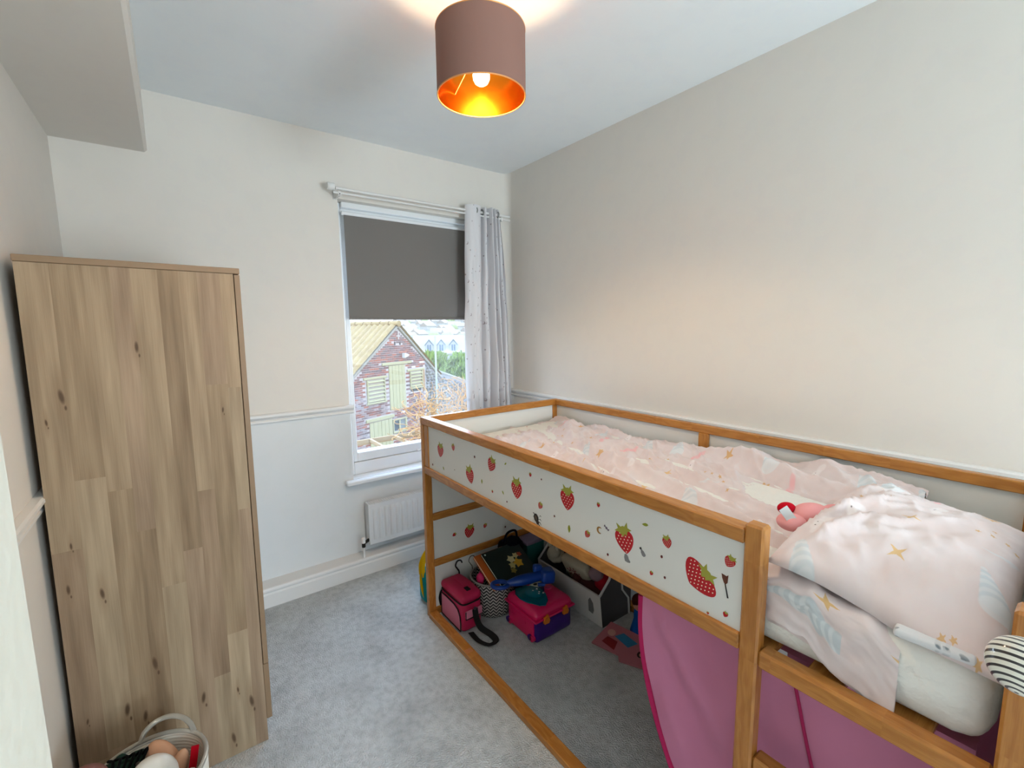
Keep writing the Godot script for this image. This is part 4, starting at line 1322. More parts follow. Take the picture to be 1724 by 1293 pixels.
	blob(st, Vector3.ZERO, Vector3(0.022, 0.034, 0.026), 20, 14)
	part("body", st, mat(Color(0.80, 0.10, 0.38), 0.6), pk)
	st = S()
	tube(st, [Vector3(-0.005, 0.030, 0.0), Vector3(0.0, 0.042, -0.004), Vector3(0.006, 0.030, -0.008)], 0.003, 6)
	part("loop", st, mat(Color(0.80, 0.10, 0.38), 0.6), pk)
	# ---- blue plastic toy with a ring handle
	var bt := thing("plastic_toy", "blue plastic scoop toy with a ring handle lying across the basket and the case", "toy", Vector3(-0.757, 0.232, 1.145))
	bt.rotation = Vector3(0.0, -0.36, -0.07)
	bt.scale = Vector3.ONE * 1.28
	var blue := mat(Color(0.03, 0.22, 0.55), 0.3)
	st = S()
	var rg := []
	for k in 25: rg.append(Vector3(-0.105 + cos(TAU * k / 24.0) * 0.034, 0.004, sin(TAU * k / 24.0) * 0.026))
	tube(st, rg, 0.0095, 10, false)
	part("handle", st, blue, bt)
	st = S()
	tube(st, curve([Vector3(-0.075, 0.006, 0), Vector3(-0.03, 0.012, 0), Vector3(0.03, 0.020, 0.0), Vector3(0.075, 0.026, 0)], 5), [0.012, 0.013, 0.015, 0.017, 0.019, 0.021, 0.022, 0.023, 0.023, 0.023, 0.023, 0.022, 0.021, 0.021, 0.021, 0.021], 16)
	part("shaft", st, blue, bt)
	st = S()
	rbox(st, Vector3(0.105, 0.028, 0.004), Vector3(0.062, 0.058, 0.060), 0.014)
	part("scoop", st, blue, bt)
	st = S()
	tube(st, [Vector3(0.055, 0.004, 0.030), Vector3(0.085, 0.006, 0.034)], 0.008, 10)
	part("trigger", st, blue, bt)
	st = S()
	rbox(st, Vector3(0.066, 0.052, -0.018), Vector3(0.040, 0.036, 0.030), 0.010)
	part("fin", st, blue, bt)
	# ---- pink and purple toy case
	var tc := thing("toy_case", "pink lidded purple toy case with yellow latches and a teal winged picture", "toy case", Vector3(-0.697, 0.0, 1.208))
	var pinkp := mat(Color(0.80, 0.07, 0.34), 0.32)
	var purp := mat(Color(0.20, 0.035, 0.42), 0.35)
	var yel := mat(Color(0.80, 0.44, 0.10), 0.35)
	st = S()
	rbox(st, Vector3(0, 0.066, 0), Vector3(0.255, 0.128, 0.252), 0.020)
	part("base", st, purp, tc)
	st = S()
	rbox(st, Vector3(0, 0.156, 0), Vector3(0.272, 0.056, 0.268), 0.026, Transform3D.IDENTITY, func(p: Vector3) -> Vector3:
		var f := clampf((p.y + 0.028) / 0.056, 0.0, 1.0)
		return p * Vector3(lerpf(1.0, 0.88, f * f), 1, lerpf(1.0, 0.88, f * f)))
	var tl := part("lid", st, pinkp, tc)
	st = S()
	rbox(st, Vector3(0, 0.131, 0), Vector3(0.280, 0.010, 0.276), 0.004)
	part("lid_rim", st, pinkp, tl)
	st = S()
	rbox(st, Vector3(-0.127, 0.072, 0.002), Vector3(0.012, 0.112, 0.215), 0.004)
	var ppn := part("end_panel", st, pinkp, tc)
	for z in [-0.105, 0.085]:
		for q in [[0.0, purp, "wheel"], [0.018, pinkp, "hub"]]:
			st = S()
			tube(st, [Vector3(-0.125, 0.030, z + q[0]), Vector3(-0.141, 0.030, z + q[0])], 0.016, 18)
			part(q[2], st, q[1], tc)
	for z in [-0.075, -0.05, 0.04]:
		st = S()
		prism(st, star(Vector2(z, 0.092), 0.012, 5, 0.5, PI), Transform3D(Basis(Vector3.BACK, Vector3.UP, Vector3.LEFT), Vector3(-0.132, 0, 0)), 0.0, 0.004)
		part("star", st, pinkp, ppn)
	for x in [-0.066, 0.068]:
		st = S()
		prism(st, PackedVector2Array([Vector2(-0.017, -0.018), Vector2(0.014, -0.020), Vector2(0.020, -0.004), Vector2(0.012, 0.012), Vector2(0.010, 0.024), Vector2(0.0, 0.018), Vector2(-0.014, 0.014), Vector2(-0.021, 0.0)]), Transform3D(Basis.IDENTITY, Vector3(x, 0.126, 0.130)), 0.0, 0.014)
		part("latch", st, yel, tc)
	# moulded winged animal on the lid
	st = S()
	var LX := Transform3D(Basis(Vector3.RIGHT, Vector3.FORWARD, Vector3.UP), Vector3(0, 0.184, 0))
	prism(st, PackedVector2Array([Vector2(-0.112, 0.07), Vector2(-0.085, 0.108), Vector2(-0.02, 0.095), Vector2(0.02, 0.06), Vector2(0.03, 0.02), Vector2(0.02, -0.03), Vector2(-0.01, -0.085), Vector2(-0.045, -0.108), Vector2(-0.075, -0.095), Vector2(-0.105, -0.04), Vector2(-0.118, 0.02)]), LX, -0.004, 0.004, Color(0.03, 0.36, 0.42))
	prism(st, ell(Vector2(-0.035, 0.01), 0.035, 0.05, 0.4), LX, 0.002, 0.0052, Color(0.04, 0.42, 0.50))
	part("emblem_wing", st, vcol(0.18), tl)
	st = S()
	prism(st, PackedVector2Array([Vector2(0.00, 0.085), Vector2(0.05, 0.10), Vector2(0.085, 0.085), Vector2(0.07, 0.055), Vector2(0.04, 0.03), Vector2(0.02, 0.045)]), LX, -0.004, 0.006, Color(0.80, 0.79, 0.72))
	prism(st, PackedVector2Array([Vector2(0.065, 0.092), Vector2(0.118, 0.075), Vector2(0.115, 0.062), Vector2(0.066, 0.062)]), LX, -0.004, 0.0062, Color(0.72, 0.58, 0.24))
	prism(st, ell(Vector2(0.028, 0.068), 0.013, 0.009), LX, 0.0, 0.0068, Color(0.16, 0.18, 0.10))
	prism(st, PackedVector2Array([Vector2(0.03, 0.045), Vector2(0.075, 0.055), Vector2(0.07, 0.04), Vector2(0.045, 0.01), Vector2(0.03, -0.01), Vector2(0.028, 0.02)]), LX, -0.004, 0.0055, Color(0.25, 0.06, 0.34))
	prism(st, ell(Vector2(0.072, 0.005), 0.020, 0.017), LX, -0.004, 0.0045, Color(0.83, 0.25, 0.48))
	for q in [[-0.02, 0.03], [0.0, 0.0], [-0.012, -0.012], [0.008, 0.03], [0.012, -0.02]]:
		prism(st, star(Vector2(q[0], q[1]), 0.007, 4, 0.35), LX, 0.0, 0.006, Color(0.88, 0.92, 0.92))
	part("emblem_head", st, vcol(0.25), tl)
	# ---- toy storage bin
	var sb := thing("storage_unit", "white and grey toy storage bin with a low front under the bed", "storage", Vector3(-0.325, 0.0, 1.19))
	var whitep := mat(Color(0.78, 0.78, 0.78), 0.45)
	var greyp := mat(Color(0.27, 0.26, 0.27), 0.9)
	var sh := func(z: float) -> PackedVector2Array: return PackedVector2Array([Vector2(-0.125, 0.0), Vector2(0.11, 0.0), Vector2(0.11, 0.50), Vector2(0.03, 0.50), Vector2(0.0, 0.42), Vector2(-0.07, 0.26), Vector2(-0.145, 0.19)])
	st = S()
	quad(st, Vector3(-0.125, 0, -0.26), Vector3(-0.125, 0, 0.26), Vector3(-0.148, 0.188, 0.26), Vector3(-0.148, 0.188, -0.26), Vector3.LEFT)
	quad(st, Vector3(-0.113, 0, -0.26), Vector3(-0.113, 0, 0.26), Vector3(-0.136, 0.188, 0.26), Vector3(-0.136, 0.188, -0.26), Vector3.RIGHT)
	quad(st, Vector3(-0.148, 0.188, -0.26), Vector3(-0.148, 0.188, 0.26), Vector3(-0.136, 0.188, 0.26), Vector3(-0.136, 0.188, -0.26), Vector3.UP)
	part("front_panel", st, whitep, sb)
	for z in [-0.26, 0.25]:
		st = S()
		prism(st, sh.call(z), Transform3D(Basis.IDENTITY, Vector3(0, 0, z)), 0.0, 0.010)
		var sd := part("side_panel", st, greyp, sb)
		sd.set_meta("label", "dark grey fabric side")
		st = S()
		tube(st, [Vector3(-0.147, 0.19, z + 0.005), Vector3(-0.07, 0.262, z + 0.005), Vector3(0.0, 0.425, z + 0.005), Vector3(0.03, 0.502, z + 0.005), Vector3(0.105, 0.502, z + 0.005)], 0.007, 8)
		tube(st, [Vector3(0.095, 0.0, z + 0.012), Vector3(0.085, 0.10, z + 0.012), Vector3(0.03, 0.17, z + 0.013), Vector3(0.02, 0.30, z + 0.012)], 0.006, 8)
		part("edge_trim", st, whitep, sd)
	st = S()
	bx(st, Vector3(-0.12, 0.004, -0.25), Vector3(0.10, 0.012, 0.25), 0.0)
	part("bottom_panel", st, greyp, sb)
	st = S()
	bx(st, Vector3(0.10, 0.0, -0.25), Vector3(0.11, 0.50, 0.25), 0.0)
	part("back_panel", st, greyp, sb)
	st = S()
	prism(st, PackedVector2Array([Vector2(0.165, 0.06), Vector2(0.195, 0.055), Vector2(0.205, 0.08), Vector2(0.202, 0.125), Vector2(0.182, 0.15), Vector2(0.168, 0.13)]), Transform3D(Basis(Vector3.BACK, Vector3(-0.12, 0.99, 0).normalized(), Vector3(-0.99, -0.12, 0)), Vector3(-0.1255, 0, 0)), 0.0, 0.002)
	part("grip", st, mat(Color(0.42, 0.42, 0.43), 0.6), sb)
	# ---- soft things in the bin
	var plush := func(called: String, label: String, cat: String, at: Vector3, col: Color, blobs: Array) -> Node3D:
		var t := thing(called, label, cat, at)
		var names := ["body", "head", "ear", "ear"]
		for k in blobs.size():
			var s2 := S()
			var q = blobs[k]
			blob(s2, q[0], q[1], 22, 14, func(p: Vector3, d: Vector3) -> Vector3: return p * (1.0 + 0.10 * dn1.get_noise_3d(d.x * 2.0 + at.x * 50.0, d.y * 2.0, d.z * 2.0)))
			part(names[mini(k, 3)], s2, cloth(col if q.size() < 3 else q[2]), t)
		return t
	plush.call("soft_toy", "cream soft toy with round ears at the far end of the storage bin", "soft toy", Vector3(-0.385, 0.20, 1.00), Color(0.68, 0.66, 0.60), [[Vector3(0, 0.02, 0), Vector3(0.05, 0.05, 0.06)], [Vector3(-0.03, 0.055, 0.02), Vector3(0.04, 0.038, 0.042)], [Vector3(-0.04, 0.095, -0.01), Vector3(0.012, 0.018, 0.014)], [Vector3(-0.03, 0.09, 0.05), Vector3(0.012, 0.018, 0.014)]])
	var cu := thing("cushion", "cream round-cornered cushion with a red floral patch in the storage bin", "cushion", Vector3(-0.33, 0.115, 1.19))
	cu.rotation = Vector3(0.05, 0.1, 0.55)
	st = S()
	rbox(st, Vector3(0, 0.10, 0), Vector3(0.06, 0.20, 0.20), 0.028)
	part("cover", st, cloth(Color(0.66, 0.63, 0.56)), cu)
	st = S()
	for k in 34:
		var a := k * 2.399
		var q := sqrt(k / 34.0) * 0.052
		prism(st, ell(Vector2(cos(a) * q - 0.01, 0.105 + sin(a) * q), 0.0065, 0.0055, a, 7), Transform3D(Basis(Vector3.BACK, Vector3.UP, Vector3.LEFT), Vector3(-0.0295, 0, 0)), 0.0, 0.0015, [Color(0.55, 0.16, 0.24), Color(0.72, 0.60, 0.58), Color(0.42, 0.12, 0.18)][k % 3])
	part("print", st, M.vcs, cu)
	plush.call("soft_toy", "greyish pink soft toy with a red dress at the near end of the storage bin", "soft toy", Vector3(-0.35, 0.165, 1.365), Color(0.52, 0.44, 0.48), [[Vector3(0.0, 0.02, 0), Vector3(0.05, 0.06, 0.05), Color(0.60, 0.07, 0.15)], [Vector3(-0.03, 0.075, -0.03), Vector3(0.042, 0.040, 0.045)], [Vector3(-0.02, 0.12, -0.06), Vector3(0.014, 0.022, 0.014)], [Vector3(-0.02, 0.12, 0.0), Vector3(0.014, 0.022, 0.014)]])
	plush.call("soft_toy", "dark red soft toy lying low behind the front of the bin", "soft toy", Vector3(-0.37, 0.095, 1.31), Color(0.30, 0.16, 0.17), [[Vector3(-0.02, 0.04, 0.0), Vector3(0.06, 0.05, 0.10)], [Vector3(-0.03, 0.07, -0.1), Vector3(0.035, 0.035, 0.035)]])
	# ---- teal box and dark bag at the back
	var tb := thing("small_box", "small teal box with a pale lilac lid at the back of the bed", "box", Vector3(-0.46, 0.0, 0.846))
	st = S()
	rbox(st, Vector3(0, 0.14, 0), Vector3(0.14, 0.28, 0.10), 0.008)
	part("body", st, mat(Color(0.03, 0.37, 0.36), 0.5), tb)
	st = S()
	rbox(st, Vector3(0, 0.289, 0), Vector3(0.148, 0.026, 0.108), 0.008)
	part("lid", st, mat(Color(0.50, 0.44, 0.54), 0.5), tb)
	var db := thing("cloth_bag", "navy cloth bag slumped in the dark corner behind the books", "bag", Vector3(-0.63, 0.0, 0.855))
	st = S()
	rbox(st, Vector3(0, 0.17, 0), Vector3(0.16, 0.34, 0.11), 0.045, Transform3D.IDENTITY, func(p: Vector3) -> Vector3: return p * (1.0 + 0.08 * dn1.get_noise_3d(p.x * 9, p.y * 9, p.z * 9)))
	part("body", st, cloth(Color(0.025, 0.03, 0.08)), db)
	st = S()
	tube(st, curve([Vector3(-0.05, 0.33, 0), Vector3(-0.03, 0.39, 0.01), Vector3(0.03, 0.39, 0.01), Vector3(0.05, 0.33, 0)], 6), 0.007, 8)
	part("handle", st, cloth(Color(0.025, 0.03, 0.08)), db)
	# ---- pink printed card packet on the floor
	var cd := thing("card_packet", "flat pink printed card packet on the carpet in front of the storage bin", "packet", Vector3(-0.495, 0.012, 1.63))
	cd.rotation = Vector3(0.0, 0.12, 0.30)
	st = S()
	var cpoly := PackedVector2Array([Vector2(-0.075, 0.14), Vector2(0.085, 0.125), Vector2(0.10, -0.15), Vector2(-0.055, -0.145), Vector2(-0.085, -0.03), Vector2(-0.06, -0.01)])
	var FX := Transform3D(Basis(Vector3.RIGHT, Vector3.FORWARD, Vector3.UP), Vector3(0, 0.020, 0))
	prism(st, cpoly, FX, -0.006, 0.004, Color(0.66, 0.40, 0.44))
	prism(st, PackedVector2Array([Vector2(0.02, 0.06), Vector2(0.06, 0.03), Vector2(0.045, -0.06), Vector2(0.0, -0.03)]), FX, 0.0, 0.005, Color(0.17, 0.46, 0.62))
	prism(st, PackedVector2Array([Vector2(-0.04, 0.10), Vector2(0.0, 0.09), Vector2(0.0, 0.03), Vector2(-0.05, 0.02)]), FX, 0.0, 0.005, Color(0.50, 0.11, 0.13))
	prism(st, ell(Vector2(0.03, 0.085), 0.02, 0.022), FX, 0.0, 0.005, Color(0.74, 0.56, 0.52))
	prism(st, ell(Vector2(0.0, -0.10), 0.018, 0.016), FX, 0.0, 0.005, Color(0.16, 0.05, 0.05))
	prism(st, ell(Vector2(0.0, -0.106), 0.011, 0.011), FX, 0.0, 0.0056, Color(0.72, 0.50, 0.47))
	prism(st, ell(Vector2(0.03, -0.118), 0.008, 0.007), FX, 0.0, 0.005, Color(0.22, 0.06, 0.07))
	part("card", st, M.vc, cd)
	# ---- doll in a blue dress
	var dl := thing("doll", "small doll in a bright blue dress beside the pink fabric tent", "doll", Vector3(-0.350, 0.0, 1.635))
	dl.rotation.z = 0.15
	dl.scale = Vector3.ONE * 1.15
	st = S()
	lathe(st, [Vector2(0.0, 0.0), Vector2(0.055, 0.0), Vector2(0.050, 0.05), Vector2(0.03, 0.11), Vector2(0.026, 0.15), Vector2(0.0, 0.155)], 20)
	part("dress", st, cloth(Color(0.05, 0.30, 0.60)), dl)
	st = S()
	lathe(st, [Vector2(0.0, -0.002), Vector2(0.058, -0.002), Vector2(0.056, 0.012), Vector2(0.05, 0.014)], 20)
	part("hem", st, cloth(Color(0.62, 0.60, 0.60)), dl)
	st = S()
	blob(st, Vector3(0, 0.185, 0), Vector3(0.028, 0.032, 0.028), 18, 12)
	part("head", st, mat(Color(0.72, 0.52, 0.44), 0.6), dl)
	st = S()
	blob(st, Vector3(0.006, 0.195, -0.004), Vector3(0.033, 0.033, 0.033), 18, 12)
	part("hair", st, cloth(Color(0.25, 0.10, 0.07)), dl)
	# ---- pink play tent
	var tn := thing("play_tent", "pink pop-up fabric play tent filling the near end under the bed", "tent", Vector3(-0.66, 0.0, 2.50))
	var tm := cloth(Color(0.79, 0.51, 0.635), 0.75)
	tm.backlight_enabled = true
	tm.backlight = Color(0.35, 0.14, 0.22)
	var tn2 := noise(1.0, 88, 2)
	var ez := func(y: float) -> float: return 2.170 + 0.34 * pow(clampf((0.74 - y) / 0.74, 0.0, 1.0), 1.9)
	var tf := func(off: float) -> Callable:
		return func(u: float, v: float) -> Vector3:
			var y := lerpf(0.005, 0.80, v)
			var z := lerpf(ez.call(y), 2.90, u)
			var x := -1.085 + 0.10 * pow(v, 2.0) * u + 0.012 * sin(u * PI)
			# slack folds running down from the hoop
			x += 0.016 * sin((z * 1.0 + y * 0.75) * 26.0 + 2.0 * tn2.get_noise_2d(z * 2.0, y * 2.0)) * smoothstep(0.0, 0.15, u) * (1.0 - smoothstep(0.25, 0.6, u)) * smoothstep(0.2, 0.6, v)
			x += 0.012 * tn2.get_noise_2d(z * 5.0, y * 2.0)
			return Vector3(x + off, y, z) - Vector3(-0.66, 0, 2.5)
	st = S()
	grid(st, 70, 60, tf.call(0.0), Vector3.LEFT)
	grid(st, 70, 60, tf.call(0.0012), Vector3.RIGHT)
	part("front_fabric", st, tm, tn)
	st = S()
	var hoop := []
	for k in 31:
		var y := lerpf(0.008, 0.80, k / 30.0)
		hoop.append(Vector3(-1.088, y, ez.call(y)) - Vector3(-0.66, 0, 2.5))
	tube(st, hoop, 0.0085, 10)
	part("hoop", st, cloth(Color(0.70, 0.16, 0.36), 0.7), tn)
	st = S()
	var seam := []
	for k in 21:
		var y := lerpf(0.30, 0.80, k / 20.0)
		var z := 2.575 + (0.80 - y) * 0.31
		var p: Vector3 = tf.call(-0.003).call(clampf((z - ez.call(y)) / (2.90 - ez.call(y)), 0, 1), (y - 0.005) / 0.795)
		seam.append(p)
	tube(st, seam, 0.0045, 6)
	part("seam", st, cloth(Color(0.66, 0.18, 0.36), 0.7), tn)
	st = S()
	grid(st, 20, 20, func(u: float, v: float) -> Vector3: return Vector3(lerpf(-1.0, -0.30, u), 0.80 + 0.02 * sin(u * PI), lerpf(2.19, 2.90, v)) - Vector3(-0.66, 0, 2.5), Vector3.UP)
	part("roof_fabric", st, tm, tn)
	st = S()
	grid(st, 20, 20, func(u: float, v: float) -> Vector3: return Vector3(-0.29, lerpf(0.005, 0.80, v), lerpf(2.3, 2.90, u)) - Vector3(-0.66, 0, 2.5), Vector3.RIGHT)
	part("rear_fabric", st, tm, tn)
	# ---- yellow and teal bag behind the post
	var yb := thing("tote_bag", "teal bag with a yellow edge and handles standing behind the bed post", "bag", Vector3(-1.085, 0.0, 0.625))
	var ym := cloth(Color(0.85, 0.66, 0.02), 0.6)
	st = S()
	rbox(st, Vector3(0.06, 0.105, 0.0), Vector3(0.20, 0.21, 0.11), 0.03, Transform3D.IDENTITY, func(p: Vector3) -> Vector3: return p * Vector3(1.0, 1.0, lerpf(1.0, 0.6, clampf(p.y / 0.1, 0.0, 1.0))))
	part("body", st, cloth(Color(0.03, 0.50, 0.50), 0.6), yb)
	st = S()
	ribbon(st, curve([Vector3(-0.020, 0.01, 0.02), Vector3(-0.040, 0.09, 0.016), Vector3(-0.040, 0.17, 0.0), Vector3(-0.025, 0.23, 0.0)], 6), 0.012, 0.003)
	part("edge", st, ym, yb)
	for dz in [-0.02, 0.025]:
		st = S()
		ribbon(st, curve([Vector3(-0.036, 0.17, dz), Vector3(-0.034, 0.245, dz * 0.8), Vector3(0.01, 0.315, dz * 0.5), Vector3(0.06, 0.29, dz * 0.7), Vector3(0.09, 0.20, dz)], 7), 0.010, 0.003)
		part("handle", st, ym, yb)

func ribbon(st: SurfaceTool, path: Array, half: float, th: float) -> void:
	var n := path.size()
	var rows := []
	var side := Vector3.ZERO
	for i in n:
		var t: Vector3 = (path[mini(i + 1, n - 1)] - path[maxi(i - 1, 0)]).normalized()
		if side == Vector3.ZERO:
			side = t.cross(Vector3.BACK if absf(t.z) < 0.8 else Vector3.UP).normalized()
		side = (side - t * side.dot(t)).normalized()
		var nrm := t.cross(side)
		rows.append([path[i] - side * half + nrm * th / 2, path[i] + side * half + nrm * th / 2, path[i] + side * half - nrm * th / 2, path[i] - side * half - nrm * th / 2])
	for i in n - 1:
		for k in 4:
			var k2 := (k + 1) % 4
			var mid: Vector3 = (path[i] + path[i + 1]) / 2.0
			quad(st, rows[i][k], rows[i][k2], rows[i + 1][k2], rows[i + 1][k], (rows[i][k] + rows[i][k2] + rows[i + 1][k] + rows[i + 1][k2]) / 4.0 - mid)

func left_things() -> void:
	var st: SurfaceTool
	var rb := thing("rope_basket", "white cotton rope basket of toys on the carpet in front of the wardrobe", "basket", Vector3(-2.368, 0.0, 1.402))
	var rope := mat(Color(0.93, 0.90, 0.84), 0.95)
	rope.heightmap_enabled = true
	var rw := Image.create(8, 64, false, Image.FORMAT_RGB8)
	for y in 64:
		for x in 8:
			var c := absf(sin(y / 64.0 * PI))
			rw.set_pixel(x, y, Color(c, c, c))
	rope.heightmap_texture = tex_of(rw)
	rope.heightmap_scale = 0.12
	rope.uv1_scale = Vector3(1, 90, 1)
	st = S()
	lathe(st, [Vector2(0.0, 0.002), Vector2(0.126, 0.002), Vector2(0.136, 0.02), Vector2(0.145, 0.18), Vector2(0.151, 0.345)], 56)
	lathe(st, [Vector2(0.0, 0.010), Vector2(0.128, 0.012), Vector2(0.137, 0.18), Vector2(0.143, 0.345)], 56, Transform3D.IDENTITY, true, true)
	part("body", st, rope, rb)
	st = S()
	var ring := []
	for k in 65: ring.append(Vector3(cos(TAU * k / 64.0) * 0.147, 0.347, sin(TAU * k / 64.0) * 0.147))
	tube(st, ring, 0.0065, 10, false)
	part("rim", st, rope, rb)
	for s in [-1.0, 1.0]:
		st = S()
		var h := []
		for k in 17:
			var t := lerpf(-1.0, 1.0, k / 16.0)
			var a: float = (-PI / 2 + 0.40) * s + t * 0.52
			h.append(Vector3(cos(a) * 0.149, 0.349 + 0.052 * pow(1.0 - t * t, 0.6), sin(a) * 0.149))
		tube(st, h, 0.0075, 10)
		part("handle", st, rope, rb)
	var g := thing("cloth_bundle", "dark green folded cloth inside the white rope basket", "cloth", Vector3(-2.428, 0.200, 1.338))
	st = S()
	rbox(st, Vector3(0, 0.08, 0), Vector3(0.13, 0.17, 0.11), 0.035, Transform3D.IDENTITY, func(p: Vector3) -> Vector3: return p + Vector3(0, 0.02 * dn1.get_noise_3d(p.x * 18.0, 0, p.z * 18.0), 0), 10)
	part("cloth", st, cloth(Color(0.12, 0.21, 0.175)), g)
	st = S()
	for k in 6:
		tube(st, curve([Vector3(-0.03 + k * 0.016, 0.168, -0.03 + k * 0.006), Vector3(-0.015 + k * 0.016, 0.180, 0.0), Vector3(-0.02 + k * 0.014, 0.170, 0.035)], 5), 0.004, 6)
	part("fold", st, cloth(Color(0.02, 0.035, 0.04)), g)
	var pt := thing("soft_toy", "peach velvety soft toy poking up inside the white rope basket", "soft toy", Vector3(-2.325, 0.195, 1.345))
	st = S()
	blob(st, Vector3(-0.005, 0.10, -0.01), Vector3(0.042, 0.095, 0.04), 24, 16, null, Basis(Vector3.BACK, 0.25))
	part("body", st, cloth(Color(0.76, 0.585, 0.47)), pt)
	st = S()
	blob(st, Vector3(0.03, 0.10, 0.03), Vector3(0.024, 0.06, 0.024), 18, 12, null, Basis(Vector3.BACK, -0.3))
	part("arm", st, cloth(Color(0.76, 0.585, 0.47)), pt)
	var wt := thing("toy_cup", "white plastic toy cup with small holes in the rope basket", "toy", Vector3(-2.352, 0.235, 1.425))
	st = S()
	blob(st, Vector3(0, 0.10, 0), Vector3(0.062, 0.075, 0.048), 32, 18)
	part("body", st, mat(Color(0.84, 0.83, 0.80), 0.35), wt)
	for q in [[-0.030, 0.158, -0.022], [-0.052, 0.128, -0.02]]:
		st = S()
		blob(st, Vector3(q[0], q[1], q[2]), Vector3(0.0055, 0.0055, 0.0055), 12, 8)
		part("hole", st, mat(Color(0.15, 0.12, 0.08), 0.8), wt)
	var rc := thing("red_ribbon", "bright red ribbon tucked down the side of the rope basket", "ribbon", Vector3(-2.252, 0.27, 1.405))
	st = S()
	ribbon(st, curve([Vector3(0.004, 0.085, -0.02), Vector3(-0.004, 0.05, 0.0), Vector3(-0.016, 0.0, 0.012), Vector3(-0.02, -0.1, 0.012)], 6), 0.010, 0.004)
	part("ribbon", st, cloth(Color(0.60, 0.02, 0.09)), rc)
	var bb := thing("ball", "brownish pink round toy at the left side of the rope basket", "ball", Vector3(-2.497, 0.300, 1.395))
	st = S()
	blob(st, Vector3(0, 0.085, 0), Vector3(0.055, 0.058, 0.05), 28, 18)
	part("body", st, mat(Color(0.47, 0.31, 0.30), 0.4), bb)
	st = S()
	blob(st, Vector3(0.0, 0.030, 0.0), Vector3(0.03, 0.03, 0.03), 16, 10)
	part("nub", st, mat(Color(0.47, 0.31, 0.30), 0.4), bb)

# ---------------------------------------------------------------- beyond the window
func multi(called: String, mesh: Mesh, xs: Array, cols: Array, m: Material, parent: Node) -> MultiMeshInstance3D:
	var mm := MultiMesh.new()
	mm.transform_format = MultiMesh.TRANSFORM_3D
	mm.use_colors = true
	mm.mesh = mesh
	mm.instance_count = xs.size()
	for k in xs.size():
		mm.set_instance_transform(k, xs[k])
		mm.set_instance_color(k, cols[k].srgb_to_linear())
	var o := MultiMeshInstance3D.new()
	o.multimesh = mm
	o.name = called
	o.material_override = m
	parent.add_child(o, true)
	o.set_meta("kind", "stuff")
	return o

func mesh_of(st: SurfaceTool) -> ArrayMesh:
	st.generate_normals()
	return st.commit()

